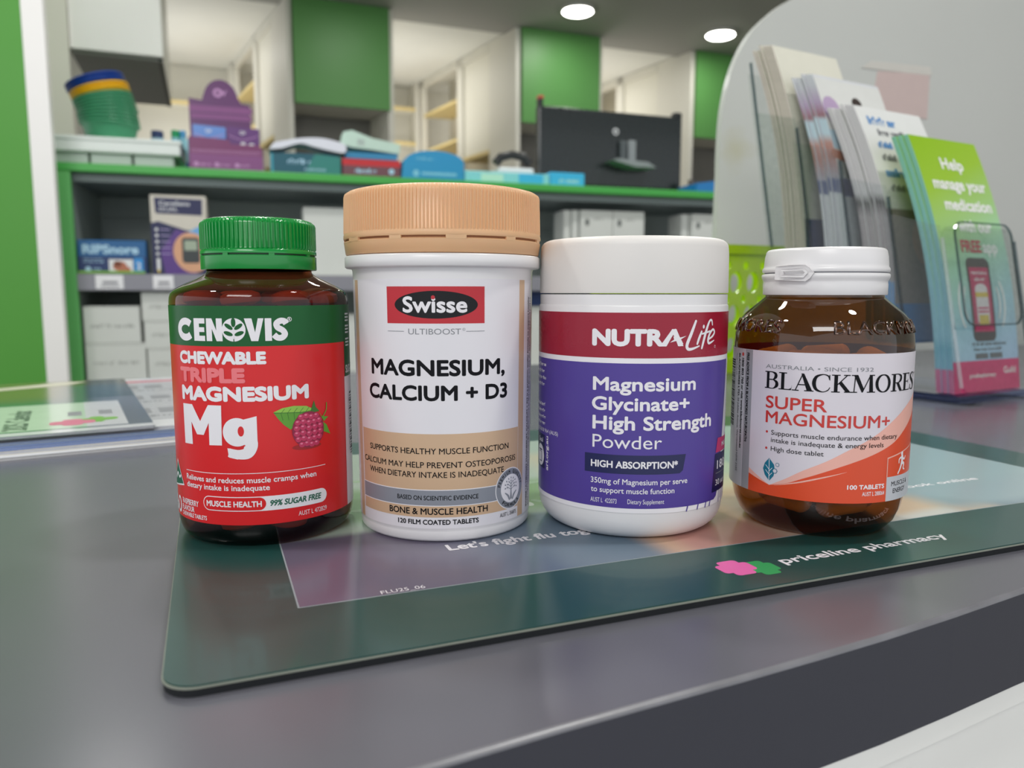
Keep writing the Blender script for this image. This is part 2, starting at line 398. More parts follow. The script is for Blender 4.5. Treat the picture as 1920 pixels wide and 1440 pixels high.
A.poly([(2.5, 47.3), (5.5, 48.6), (9.4, 49.1), (14, 48.7), (17.1, 47.1), (10, 46.6)], leafl, 4)
for k in range(5): A.stroke([(5 + k*2.2, 46.8), (6.2 + k*2.2, 48.2)], .16, leafd, 5); A.stroke([(5 + k*2.2, 46.8), (5.6 + k*2.0, 44.4)], .16, leafd, 5)
A.stroke([(2.8, 47.1), (9, 46.8), (16, 46.4)], .22, leafd, 5)
A.poly([(15.2, 46), (17.0, 50.3), (17.7, 47.9), (19.2, 46.3)], leafd, 5); A.poly([(19.0, 46), (20.2, 44.3), (23.2, 43.8), (21, 42.4)], leafg, 5); A.poly([(20.3, 42.5), (22.3, 41.0), (24.0, 37.4), (20.4, 39.0)], leafg, 5)
A.stroke([(20.3, 43.8), (22.2, 46.3), (22.5, 48.9)], .4, leafg, 5)
rb = mat('berry_pink', 'c52f5c', .35); rbd = mat('berry_dark', '8f1a3e', .4); rbl = mat('berry_light', 'e77d9b', .3); shd = mat('berry_print_shadow', 'a5191c', .4)
A.ell(14.0, 34.4, 5.6, 1.1, shd, 3, 24)
A.ell(14.75, 40.3, 6.2, 6.4, rbd, 6, 40)
rr_ = random.Random(3)
for row in range(6):
    yy = 45.0 - row*1.95; hw = 5.7*math.sqrt(max(0, 1 - ((yy - 40.2)/6.6)**2)); nn = max(2, int(hw*2/2.5) + 1)
    for k in range(nn):
        xx = 14.75 - hw + (2*hw)*(k + .5)/nn; A.ell(xx, yy + .25*math.sin(k*2.1), 1.12, .98, rb, 7, 16); A.ell(xx - .2, yy + .35 + .25*math.sin(k*2.1), .5, .3, rbl, 8, 12)
A.stroke([(-31.9, 26.4), (21.1, 26.7)], .22, W_, 3, smooth=False)
A.text('Relieves and reduces muscle cramps when', -32, 17.1, 23.2, 1.95, W_, .06, 3); A.text('dietary intake is inadequate', -32, .5, 20.5, 1.95, W_, .06, 3)
A.poly([(-39.9, 29.2), (-46.6, 18.5), (-34.2, 20.3)], W_, 3); A.poly([(-39.9, 28.3), (-45.9, 19.1), (-34.9, 20.8)], teal_i, 4)
A.stroke([(-42.5, 22), (-40.4, 24), (-38.5, 22.7), (-37, 23.4)], .8, W_, 5)
A.text('60', -46.4, -37.6, 9.6, 6.1, W_, .05, 3); A.text('RASPBERRY', -36.3, -25.9, 13.8, 2.0, W_, .05, 3); A.text('FLAVOUR', -36.6, -28.3, 11.5, 1.9, W_, .05, 3); A.text('CHEWABLE TABLETS', -36.9, -22.3, 9.5, 1.5, W_, .05, 3)
def pill(x0, x1, y0, y1, m, L):
    r = (y1 - y0)/2; A.poly([(x1 - r + r*math.sin(PI*k/12), y0 + r - r*math.cos(PI*k/12)) for k in range(13)] + [(x0 + r - r*math.sin(PI*k/12), y1 - r + r*math.cos(PI*k/12)) for k in range(13)], m, L)
pill(-23.5, 21.4, 13.3, 18.4, W_, 3); pill(-23.2, -.9, 13.6, 18.1, red_l, 4)
A.text('MUSCLE HEALTH', -22, -2.3, 14.8, 2.05, W_, .1, 5); A.text('99% SUGAR FREE', .2, 18.6, 14.8, 2.1, teal_i, .1, 5, shear=.18)
A.text('AUST L 472829', 9.9, 21.2, 10.1, 1.6, W_, 0, 3)
A.text('SUGAR FREE', 36, 52, 58.2, 3.0, W_, .1, 3)
for k in range(9): A.rect(36.5, 80.4 - 1.2*k - (.8 if k > 2 else 0) - (1.2 if k > 5 else 0), 41, 79.8 - 1.2*k - (.8 if k > 2 else 0) - (1.2 if k > 5 else 0), W_, 3)
for k in range(24): A.rect(40, 50 - k*1.0, 44, 50 - k*1.0 + (.35 if k % 3 else .7), K_, 3)
A.text('~batch and expiry printed on base', 38.4, 60, 50, 1.0, G_, 0, 3, ang=-PI/2)
wrap_label('label', t1, lambda z: .0317, .0084, .0835, red_l, A)

# --- 2: white jar, tan ribbed cap
t2 = bottle('supplement_bottle', 'tall white plastic bottle with wide ribbed tan cap and white and beige label', -.0883, .2968)
R2 = lambda z: .0328 + .0107*max(0, z)
pb = [(.0305, 0), (.0318, .0003), (.0325, .0012), (.0327, .0038), (.0326, .0042), (.03285, .0046), (R2(.05), .05), (R2(.092), .092), (.0339, .0955), (.0342, .0964), (.0361, .0967), (.0366, .0971), (.0367, .0990), (.0366, .1006), (.0361, .1011), (.0350, .1012)]
MB().lathe(pb, white_pl, 160, cap=True).obj('bottle_body', t2, sharp=50)
g = MB()
g.lathe([(.0350, .1013), (.0359, .1014), (.0362, .1017), (.0367, .1052), (.0368, .1059), (.0363, .1063), (.0355, .1063)], tan_cap, 160, cap=False)
g.lathe([(.0361, .1062), (.0361, .1072)], tan_slot, 96, cap=False)
for k in range(11):
    a = 2*PI*k/11 + .12; w = .0022 if k % 3 else .0035; g.box(-w, w, -.0368, -.0358, .1058, .1072, tan_cap, fn=lambda v, a=a: Matrix.Rotation(a, 3, 'Z') @ v)
top = [(.0358, .1069), (.0368, .1070), (.03695, .1074), (.0369, .1084), (.0367, .1090), (.0364, .1094), (.0361, .1222), (.0358, .1232), (.0350, .1240), (.0335, .1244), (.02, .1246), (.0005, .1246)]
g.lathe(top, tan_cap, 176*8, fn=ribs(top, .1094, .1232, 176, .00045), cap=False, smooth=False)
g.obj('screw_cap', t2, sharp=50)
tan_l = mat('label_tan', 'cfae8e', .34); red2 = mat('logo_red', 'c01c2b', .34); oval_k = mat('logo_black', '17181b', .4, spec=.25); grey_l = mat('label_grey', '8b8f99', .35)
A = Art()
for x0, x1 in ((-41.7, -38.0), (31.1, 34.9)): A.rect(x0, 5.2, x1, 92.4, tan_l, 1)
A.rect(-20.45, 77.4, 14.3, 90, red2, 1); A.ell(-2.75, 83.8, 14.5, 4.7, oval_k, 2, 64)
A.text('Swisse', -14.2, 8.0, 81.1, 5.5, W_, .1, 3); A.ell(-3.55, 86.3, .68, .68, red2, 4, 20); 
A.text('ULTIBOOST', -12.3, 5.8, 73.7, 1.95, G_, 0, 1); A.ell(6.8, 75.4, .5, .5, G_, 1, 16); A.ell(6.8, 75.4, .4, .4, paper_w, 2, 16); A.text('R', 6.6, 7.0, 75.15, .5, G_, 0, 3)
A.rect(-20.4, 74.6, -13.9, 74.8, G_, 1); A.rect(7.6, 74.6, 14.3, 74.8, G_, 1)
A.text('MAGNESIUM,', -29.1, 23.0, 59.3, 5.65, K_, .12, 1); A.text('CALCIUM + D3', -30.7, 24.3, 50.7, 5.4, K_, .12, 1)
A.rect(-37.0, 9.3, 30.9, 39.1, tan_l, 1); A.rect(-37.0, 13.3, 24, 19.3, W_, 2); A.rect(-37.0, 13.6, 24, 19.0, grey_l, 3)
for (s_, a, b, y, c, bo) in [('SUPPORTS HEALTHY MUSCLE FUNCTION', -31.4, 25.1, 32, 2.05, .02), ('CALCIUM MAY HELP PREVENT OSTEOPOROSIS', -35.8, 29.1, 27.1, 2.05, .02), ('WHEN DIETARY INTAKE IS INADEQUATE', -32, 22.8, 23.6, 2.05, .02), ('BASED ON SCIENTIFIC EVIDENCE', -18, 11.9, 15.5, 1.6, .05), ('BONE & MUSCLE HEALTH', -21.6, 15.6, 10.3, 2.3, .06), ('120 FILM COATED TABLETS', -17.9, 12, 6.7, 1.75, .08), ('AUST L 356875', 21.1, 29.9, 6.9, 1.4, 0)]: A.text(s_, a, b, y, c, K_, bo, 4)
bx, by = 26.6, 16.9
A.ell(bx, by, 7.75, 7.75, W_, 4, 56); A.ell(bx, by, 7.4, 7.4, grey_l, 5, 56); A.ell(bx, by, 5.25, 5.25, W_, 6, 48)
A.arctext('PREMIUM QUALITY', bx, by, 5.6, 1.35, K_, math.radians(170), math.radians(5)); A.arctext('FORMULA', bx, by, 6.95, 1.35, K_, math.radians(-135), math.radians(-45), inside=True)
A.t = [(a, b, c, m, L + 4 if (m is K_ and 3 <= L < 4) else L) for a, b, c, m, L in A.t]
A.stroke([(bx, by - 3.6, 1.1), (bx, by - 1, .6), (bx, by + 2.5, .3)], .5, grey_l, 7)
for s_ in (-1, 1):
    A.stroke([(bx + s_*.9, by - 4, .7), (bx + s_*1.6, by - 2.6, .8), (bx + s_*3.1, by - 1.4, .4)], .6, grey_l, 7)
    for q in range(3): A.stroke([(bx, by - .5 + q), (bx + s_*(2.3 - q*.5), by + .9 + q*.9)], .22, grey_l, 7, smooth=False)
for ring, nn in ((3.1, 9), (2.0, 7)):
    for q in range(nn): a = math.radians(-10 + 200*q/(nn - 1)); A.ell(bx + ring*math.cos(a), by + .8 + ring*math.sin(a), .42, .26, grey_l, 7, 10, a)
A.text('SWISSE ULTIBOOST MAGNESIUM, CALCIUM + D3 is a premium quality formula to support healthy', 39.6, 119, 7.0, 1.2, K_, .1, 2, ang=PI/2)
A.text('~muscle function and bone health when dietary intake is inadequate. Take as directed daily.', 41.8, 121, 7.0, 1.0, K_, .0, 2, ang=PI/2)
wrap_label('label', t2, R2, .0052, .0926, paper_w, A, off=.00008)

# --- 3: wide white jar with plain white lid, purple label
t3 = thing('powder_jar', 'wide white jar with smooth white lid and crimson and purple label', 'jar', (.3015*math.sin(.1545), .3015*math.cos(.1545), 0), -.1545)
pb = rnd(.0272, 0, .0355, .0095, 8) + [(.0358, .0135), (.0358, .05), (.0358, .0828), (.0356, .0834), (.0354, .0835), (.0354, .0872), (.0345, .0874)]
MB().lathe([(.002, .002), (.024, .001)] + pb, white_pl, 160, cap=False).obj('jar_body', t3, sharp=40)
lid = [(.0340, .0878), (.0355, .0877), (.0356, .0882), (.0354, .1020), (.0352, .1043)] + rnd(.0352, .1043, .0318, .1073, 6, out=False) + [(.025, .1075), (.0005, .1076)]
MB().lathe(lid, white_lid, 160, cap=False).obj('lid', t3, sharp=50)
crim = mat('label_crimson', '9c1832', .28, spec=.4); purp = mat('label_purple', '513f96', .3, spec=.4); navy = mat('label_navy', '14194f', .32); pinkt = mat('label_pink', 'cc2f6c', .35)
A = Art()
A.rect(-112, 65.5, 112, 81.1, crim, 1); A.rect(-112, 12.6, 46.8, 63.7, purp, 1); A.rect(46.8, 12.6, 112, 63.7, purp, 1) if False else None
A.poly([(36.5, 12.5), (38.6, 13.6), (39.9, 16.5), (42.5, 30), (43.6, 38), (47.3, 63.7), (60, 63.7), (60, 12.5)], ink_w, 2)
for x in (21.5, 26.5, 30.8, 33.5): A.stroke([(x, 10.9), (x + .6, 12.9)], .5, purp, 3)
for x, y in ((41, 10.9), (43, 12), (45, 11)): A.stroke([(x, y), (x + .4, y + 9)], .35, purp, 3)
A.text('NUTR', -13.8, 10.9, 69.6, 5.95, W_, .2, 3)
A.stroke([(10.9, 70.1), (14.6, 75.1)], 1.5, W_, 3, caps=False); A.stroke([(14.4, 75.2), (17.6, 69.9)], 1.7, W_, 3, caps=False); A.poly([(10.1, 69.6), (12, 69.6), (15.4, 75.5), (13.9, 75.5)], W_, 3); A.poly([(13.9, 75.5), (15.5, 75.5), (18.4, 69.6), (16.3, 69.6)], W_, 3)
A.poly([(13.2, 70.9), (14.7, 71.9), (14.4, 73.0), (15.6, 72.6), (17.2, 72.6), (19.5, 73.1), (16.9, 71.7), (16.6, 70.6), (15.5, 71.4)], W_, 4)
A.stroke([(23.4, 78.1, .9), (21.6, 74, 1.2), (19.9, 70.2, 1.2), (20.2, 68.6, 1.1), (22, 68.5, .9), (25.2, 69.4, .5)], 1, W_, 3)
A.stroke([(26.2, 74.4, .8), (25.1, 72.2, 1.0), (24.3, 70.2, .8)], 1, W_, 3); A.ell(27.2, 76.1, .5, .7, W_, 3, 14)
A.stroke([(32.0, 76.6, .5), (31.5, 78.2, .7), (30.3, 78, .8), (28.9, 75.5, 1.1), (27.6, 72, 1.1), (26.5, 68.6, .8)], 1, W_, 3); A.stroke([(26.6, 73.6, .6), (30.6, 74.4, .7)], .7, W_, 3)
A.stroke([(29.9, 71.6, .6), (32.2, 72.6, .8), (33.4, 74.0, .8), (32.4, 75.0, .8), (30.6, 73.6, .9), (29.7, 71.5, 1.0), (30.3, 70.2, .9), (33.2, 71.1, .4)], .8, W_, 3)
A.ell(34, 68.9, .5, .5, W_, 3, 14); A.ell(34, 68.9, .37, .37, crim, 4, 14)
for (s_, a, b, y, c, bo) in [('Magnesium', -13.3, 24.1, 54.1, 4.8, .1), ('Glycinate+', -13.6, 21.6, 47.2, 4.8, .1), ('High Strength', -13.3, 32.9, 40.4, 4.9, .1), ('Powder', -13.2, 11.2, 33.9, 4.6, 0), ('350mg of Magnesium per serve', -13.7, 21.5, 21.1, 2.0, .04), ('to support muscle function', -13.6, 16.3, 17.9, 1.95, .04), ('AUST L  422073', -13.7, -4.2, 14.2, 1.6, 0), ('Dietary Supplement', -.4, 12.5, 14.3, 1.6, 0)]: A.text(s_, a, b, y, c, W_, bo, 3)
A.poly([(-16.1, 31.6), (20.6, 31.6), (19.5, 25.9), (18.2, 24.9), (-16.1, 24.9)], navy, 3); A.text('HIGH ABSORPTION*', -13.7, 17.4, 26.9, 2.5, W_, .1, 4)
A.poly([(38.6, 35.2), (56, 34.6), (56, 29.6), (37.2, 29.9)], pinkt, 4); A.text('MUSCLE', 43, 54, 31.4, 1.8, W_, .1, 5)
A.poly([(36.9, 29.4), (56, 29.4), (56, 15.2), (35, 15.4)], navy, 4); A.text('180g', 38.5, 51, 23.6, 3.2, W_, .08, 5); A.rect(37.6, 22.0, 56, 22.25, ink_grey, 5); A.text('30 serves', 37.6, 53, 17.6, 2.1, W_, .0, 5)
for k, s_ in enumerate(['~Packed in Australia from up made', '~imported and local 97%', '~ingredients in tamper', '~evident seal materials']): A.text(s_, -60, -37.6 - (k % 2), 60.6 - 2.5*k, 1.3, W_, 0, 3)
for k, s_ in enumerate(['~Consumer care Street', '~contact www', '~Sydney road', '~nutralife com au']): A.text(s_, -60, -37.6 - (k % 2)*.8, 45.5 - 2.4*k, 1.3, W_, 0, 3)
A.text('1800 818 964 (AUS)', -48, -29, 35.6, 1.4, W_, 0, 3)
A.rect(-52, 21.4, -38.7, 34.4, navy, 3); A.ell(-43.5, 26.2, 4.2, 4.2, W_, 4, 30); A.rect(-45.3, 23.6, -41.7, 27.6, navy, 5); A.rect(-44.9, 24, -42.1, 27.4, W_, 6); A.rect(-45.6, 27.9, -41.4, 28.5, navy, 5)
A.text('Seal', -45.5, -40.5, 31.4, 1.8, W_, .05, 4); A.text('arl.org.au', -35.6, -22.5, 21.3, 2.0, W_, .12, 3, ang=PI/2)
wrap_label('label', t3, lambda z: .0358, .0109, .0812, ink_w, A, off=.0001)

# --- 4: amber glass bottle with white tear-tab cap
t4 = bottle('supplement_bottle', 'amber glass bottle with white flip cap and white and orange label, tablets showing inside', .383, .3165)
pb = [(.0235, 0), (.0245, .0004), (.0262, .0017), (.0285, .0045), (.0303, .0090), (.0313, .0140), (.0319, .0200), (.0321, .03), (.0321, .0672), (.03205, .0690), (.0317, .0725), (.0310, .0755), (.0298, .0782), (.0278, .0805), (.0252, .0827), (.0228, .0847), (.0211, .0862), (.0208, .0885)]
MB().lathe([(.0005, .004), (.012, .0032), (.019, .0012)] + pb, amber_gl, 160, cap=False).obj('bottle_body', t4)
# raised lettering on the shoulder
em = MB(); EA = Art()
EA.text('BLACKMORES', 3.9, 53, 73.6, 4.6, emb_gl, .03, 1); EA.text('BLACKMORES', -62, -14, 73.6, 4.6, emb_gl, .03, 1)
def Rsh(z):
    P_ = [(.0321, .0672), (.03205, .0690), (.0317, .0725), (.0310, .0755), (.0298, .0782), (.0278, .0805), (.0252, .0827)]
    for (r0, z0), (r1, z1) in zip(P_, P_[1:]):
        if z0 <= z <= z1: return r0 + (r1 - r0)*(z - z0)/(z1 - z0)
    return .0321
def emp(x, y, L): z = y/1000; a = x/1000/.0315; r = Rsh(z) + .00045; return (r*math.sin(a), -r*math.cos(a), z)
EA.bake(em, emp, 1.2)
eo = em.obj('raised_lettering', t4, recalc=False)
bm = bmesh.new(); bm.from_mesh(eo.data); bmesh.ops.remove_doubles(bm, verts=bm.verts[:], dist=2e-6)
geo = bmesh.ops.extrude_face_region(bm, geom=bm.faces[:])
for v in [e for e in geo['geom'] if isinstance(e, bmesh.types.BMVert)]: d = Vector((v.co.x, v.co.y, 0)); v.co -= d.normalized()*.00055
bmesh.ops.recalc_face_normals(bm, faces=bm.faces[:]); bm.to_mesh(eo.data); bm.free(); eo.data.polygons.foreach_set('use_smooth', [True]*len(eo.data.polygons))
g = MB()
g.lathe([(.0205, .0869), (.0218, .0870), (.02200, .0873), (.0220, .0908), (.02185, .0916), (.0219, .0921), (.0223, .0928), (.0226, .0936), (.0226, .0944), (.0222, .0948), (.0216, .0949)], white_pl, 128, cap=False)
g.lathe([(.0216, .0946), (.0216, .0956)], ink_grey, 64, cap=False)
g.obj('cap_ring', t4, sharp=50)
g = MB()
g.lathe([(.0210, .0953), (.0222, .0953), (.02245, .0957), (.02245, .0965), (.0221, .0971), (.0219, .0975), (.0219, .0981), (.0216, .1012), (.0213, .1024)] + rnd(.0213, .1024, .0196, .1040, 5, out=False) + [(.012, .1044), (.0005, .1046)], white_pl, 128, cap=False)
g.obj('flip_lid', t4, sharp=50)
g = MB()
def tabm(d):
    def f(v): a = v.x/.0226; r = .0226 + v.y; return Vector((r*math.sin(a), -r*math.cos(a), v.z))
    return f
out_ = [(-.0180, .0926), (-.0060, .0919), (-.0046, .0930), (-.0033, .0949), (-.0048, .0967), (-.0062, .0977), (-.0115, .0977), (-.0178, .0972)]
def dens(P, n=6): return [(a[0] + (b[0] - a[0])*k/n, a[1] + (b[1] - a[1])*k/n) for a, b in zip(P, P[1:] + P[:1]) for k in range(n)]
g.prism(dens(out_), white_pl, .0000, .0011, 'y', fn=tabm(0))
inn = [(-.0150, .0936), (-.0066, .0932), (-.0052, .0949), (-.0066, .0965), (-.0150, .0962)]
inn2 = [(-.0140, .0943), (-.0069, .0941), (-.0061, .0949), (-.0069, .0957), (-.0140, .0955)]
g.prism(dens(inn), white_pl, .0011, .0016, 'y', holes=[dens(inn2)[::-1]], fn=tabm(0))
g.obj('tear_tab', t4)
org = mat('label_orange', 'de4a20', .32); pkl = mat('label_salmon', 'eeb3a5', .34); red4 = mat('ink_brick_red', 'c8332c', .36); lav = mat('label_pale_lilac', 'dcd6de', .34, var=.02); silv = mat('label_silver', '9b9da3', .35); ltg = mat('label_light_grey', 'c3c5cb', .35); teal4 = mat('ink_deep_teal', '15728c', .36)
A = Art()
A.rect(-60, 14.7, -30.2, 67.0, ltg, 1); A.rect(-29.9, 14.7, -25.6, 67.0, silv, 1)
U = [(-15.86, 18.48), (-9.91, 21.75), (-4.08, 25.45), (3.61, 29.46), (10.46, 33.48), (15.93, 36.26), (22.02, 39.78), (28.08, 43.61), (36.69, 48.53), (43.69, 51.41)]
O = [(-15.86, 18.48), (-9.40, 20.2), (-3.98, 22.6), (8.03, 27.6), (19.79, 31.89), (28.88, 35.6), (36, 40), (44.4, 45)]
A.poly([(-25.5, 14.7)] + [(-25.5, 23.2), (-15.86, 18.48)] + smooth_path(U, 3) + [(60, 57), (60, 14.7)], pkl, 1)
A.poly([(-25.5, 14.7), (-25.5, 21.2), (-15.86, 18.48)] + smooth_path(O, 3) + [(60, 52), (60, 14.7)], org, 2)
A.stroke([(-14, 18.7, .05), (-6, 20.9, .5), (2, 23.4, .5), (10.4, 25.9, .05)], .3, pkl, 3, caps=False)
A.text('AUSTRALIA • SINCE 1932', -19.1, 18, 61.0, 1.35, G_, 0, 2)
# serif wordmark drawn glyph by glyph
cap0, caph = 53.75, 6.15
def sg(ch, x0, x1):
    w = x1 - x0; T_ = 1.15; t_ = .34
    X = lambda a: x0 + a*w; Y = lambda b: cap0 + b*caph
    def R(a, b, c, d): A.rect(X(a), Y(b), X(c), Y(d), K_, 3)
    def S(P, sm=True): A.stroke([(X(p[0]), Y(p[1]), p[2]) for p in P], .3, K_, 3, smooth=sm, caps=False, n=7)
    sh = .055
    if ch == 'B':
        R(.14, 0, .34, 1); R(0, 0, .4, sh); R(0, 1 - sh, .4, 1)
        S([(.3, .972, t_), (.55, .972, t_), (.8, .88, T_*.8), (.82, .7, T_), (.62, .54, t_), (.3, .53, t_)]); S([(.3, .53, t_), (.62, .53, t_), (.88, .4, T_*.9), (.9, .2, T_), (.66, .028, t_), (.3, .028, t_)])
    if ch == 'L':
        R(.18, 0, .42, 1); R(0, 0, .9, sh); R(0, 1 - sh, .6, 1); A.poly([(X(.75), Y(0)), (X(.93), Y(0)), (X(1), Y(.32)), (X(.93), Y(.12)), (X(.75), Y(.05))], K_, 3)
    if ch == 'A':
        S([(.16, 0, t_), (.5, 1, t_)], False); A.poly([(X(.42), Y(1)), (X(.55), Y(1)), (X(.95), Y(0)), (X(.7), Y(0))], K_, 3); R(.28, .33, .72, .39); R(0, 0, .33, sh); R(.58, 0, 1, sh)
    if ch == 'C':
        S([(.93, .72, t_), (.84, .92, t_*1.3), (.56, .99, t_), (.22, .85, T_*.8), (.1, .5, T_*1.1), (.22, .15, T_*.8), (.56, .01, t_), (.84, .1, t_), (.96, .28, t_*.7)]); A.poly([(X(.9), Y(.98)), (X(.95), Y(.98)), (X(.96), Y(.66)), (X(.9), Y(.7))], K_, 3)
    if ch == 'K':
        R(.13, 0, .31, 1); R(0, 0, .43, sh); R(0, 1 - sh, .43, 1); S([(.28, .42, t_), (.78, .97, t_)], False); A.poly([(X(.36), Y(.5)), (X(.5), Y(.62)), (X(.98), Y(0)), (X(.74), Y(0))], K_, 3); R(.6, 1 - sh, .93, 1); R(.64, 0, 1.02, sh)
    if ch == 'M':
        S([(.13, 0, t_), (.17, 1, t_)], False); A.poly([(X(.1), Y(1)), (X(.27), Y(1)), (X(.53), Y(.22)), (X(.45), Y(0))], K_, 3); S([(.47, .02, t_), (.8, 1, t_)], False); A.poly([(X(.75), Y(1)), (X(.88), Y(1)), (X(.93), Y(0)), (X(.76), Y(0))], K_, 3); R(0, 0, .26, sh); R(.66, 0, 1.02, sh); R(.02, 1 - sh, .2, 1); R(.78, 1 - sh, .98, 1)
    if ch == 'O': S([(.5 + .41*math.sin(2*PI*k/16), .5 + .485*math.cos(2*PI*k/16), t_ + (T_ - t_)*abs(math.sin(2*PI*k/16))**1.3) for k in range(17)])
    if ch == 'R':
        R(.15, 0, .36, 1); R(0, 0, .48, sh); R(0, 1 - sh, .4, 1); S([(.3, .972, t_), (.6, .972, t_), (.84, .86, T_*.8), (.84, .66, T_*.9), (.62, .5, t_), (.3, .49, t_)]); A.poly([(X(.42), Y(.5)), (X(.64), Y(.53)), (X(1.02), Y(0)), (X(.78), Y(0))], K_, 3)
    if ch == 'E':
        R(.16, 0, .42, 1); R(0, 0, .92, sh); R(0, 1 - sh, .9, 1); R(.4, .49, .7, .54); R(.7, .4, .75, .63)
        A.poly([(X(.8), Y(1)), (X(.9), Y(1)), (X(.92), Y(.74)), (X(.86), Y(.9))], K_, 3); A.poly([(X(.82), Y(0)), (X(.93), Y(0)), (X(1), Y(.28)), (X(.92), Y(.1))], K_, 3)
    if ch == 'S':
        S([(.84, .72, t_), (.76, .93, t_), (.48, .99, t_), (.18, .86, T_*.7), (.2, .68, T_), (.55, .5, T_*1.1), (.84, .3, T_), (.8, .1, T_*.7), (.5, .01, t_), (.2, .07, t_), (.1, .3, t_)]); A.poly([(X(.8), Y(.98)), (X(.86), Y(.98)), (X(.87), Y(.66)), (X(.8), Y(.7))], K_, 3); A.poly([(X(.08), Y(.02)), (X(.14), Y(.02)), (X(.16), Y(.3)), (X(.08), Y(.34))], K_, 3)
for ch, a, b in [('B', -19.2, -14.0), ('L', -13.7, -8.9), ('A', -9.0, -1.7), ('C', -2.3, 3.7), ('K', 3.9, 10.4), ('M', 10.2, 18.7), ('O', 18.9, 25.3), ('R', 25.6, 31.6), ('E', 31.8, 37.2), ('S', 37.4, 42.0)]: sg(ch, a, b)
A.ell(43.2, 59.4, .45, .45, G_, 3, 12); A.ell(43.2, 59.4, .32, .32, lav, 4, 12)
A.text('SUPER', -18.5, 2.9, 46.7, 4.4, red4, .05, 3); A.text('MAGNESIUM+', -18.3, 26, 41.3, 4.35, red4, .05, 3)
for (s_, a, b, y, c, m_, bo) in [('Supports muscle endurance when dietary', -15.8, 30.3, 37.1, 1.65, K_, .0), ('intake is inadequate & energy levels', -15.8, 23.7, 34.4, 1.65, K_, 0), ('High dose tablet', -15.7, 2.5, 31.2, 1.65, K_, 0), ('100 TABLETS', 10.7, 25, 19.7, 1.6, W_, .12), ('AUST L 288064', 16.1, 25.2, 17.3, 1.45, W_, .02)]: A.text(s_, a, b, y, c, m_, bo, 4)
A.ell(-17.6, 37.95, .45, .45, red4, 3, 16); A.ell(-17.6, 31.95, .45, .45, red4, 3, 16)
A.poly([(-16.2, 28.4), (-14.2, 26.2), (-13.8, 24), (-14.3, 22), (-15.9, 20), (-17.8, 22), (-18.6, 24.2), (-17.9, 26.4)], teal4, 3)
A.stroke([(-16.15, 28), (-16.0, 20.2)], .22, W_, 4, smooth=False)
for y in (22.4, 24.2): A.stroke([(-16.05, y), (-17.5, y + 1.5)], .18, W_, 4); A.stroke([(-16.05, y - .6), (-14.9, y + .7)], .18, W_, 4)
for (x, y, r, nn) in ((-13.8, 24.0, 1.0, 6), (-12.9, 26.4, .7, 20)): A.ell(x, y, r, r, teal4, 5, nn); A.ell(x, y, r*.75, r*.75, lav, 6, nn)
A.poly([(25.9, 30.4), (50, 34.6), (50, 14.7), (25.9, 14.7)], pkl, 4); A.poly([(26.3, 30.0), (50, 34.1), (50, 23.4), (26.3, 23.4)], org, 5); A.rect(26.1, 14.7, 50, 23.4, ltg, 5)
A.ell(34.4, 31.1, .75, .75, W_, 6, 16)
A.stroke([(34.6, 30.0, 1.5), (34.7, 28.6, 1.4), (34.3, 27.4, 1.2)], 1.3, W_, 6); A.stroke([(34.4, 27.6, 1.1), (33.6, 25.9, .9), (32.2, 24.1, .6)], 1, W_, 6); A.stroke([(34.6, 27.7, 1.1), (36.2, 27.2, .9), (35.9, 25.6, .7), (36.9, 25.1, .5)], .9, W_, 6); A.stroke([(34.3, 29.9, .7), (32.6, 29.2, .6), (32.5, 27.9, .5)], .6, W_, 6); A.stroke([(34.9, 29.9, .7), (36.2, 28.8, .6), (37.2, 29.8, .5)], .6, W_, 6)
A.text('MUSCLE &', 28.6, 39.8, 19.9, 1.65, K_, .02, 6); A.text('ENERGY', 29.6, 38.2, 17.3, 1.65, K_, .02, 6)
A.text('FREE ADVICE FROM A BLACKMORES NATUROPATH:', -28.9, 4.6, 65.8, 1.5, K_, .1, 3, ang=-PI/2)
A.ell(-31.6, 65.0, .7, .7, red4, 3, 16)
A.text('1800 803 760 or visit www.blackmores.com.au', -32.3, 2.0, 63.6, 1.5, K_, .1, 3, ang=-PI/2)
A.text('BLACKMORES LTD.', -35.0, -18.5, 65.2, 1.4, K_, .1, 3, ang=-PI/2); A.text('20 Jubilee Avenue, Warriewood NSW 2102', -35.0, -6.6, 48.3, 1.35, K_, 0, 3, ang=-PI/2)
A.text('AUSTRALIA', -37.6, -29, 65.2, 1.35, G_, 0, 3, ang=-PI/2)
yy = 62.5; rr_ = random.Random(5)
while yy > 37: h_ = rr_.choice([.2, .35, .6]); A.rect(-46.5, yy, -38.8, yy - h_, K_, 3); yy -= h_ + rr_.choice([.2, .3, .5])
wrap_label('label', t4, lambda z: .0321, .0148, .0671, lav, A, off=.0001)

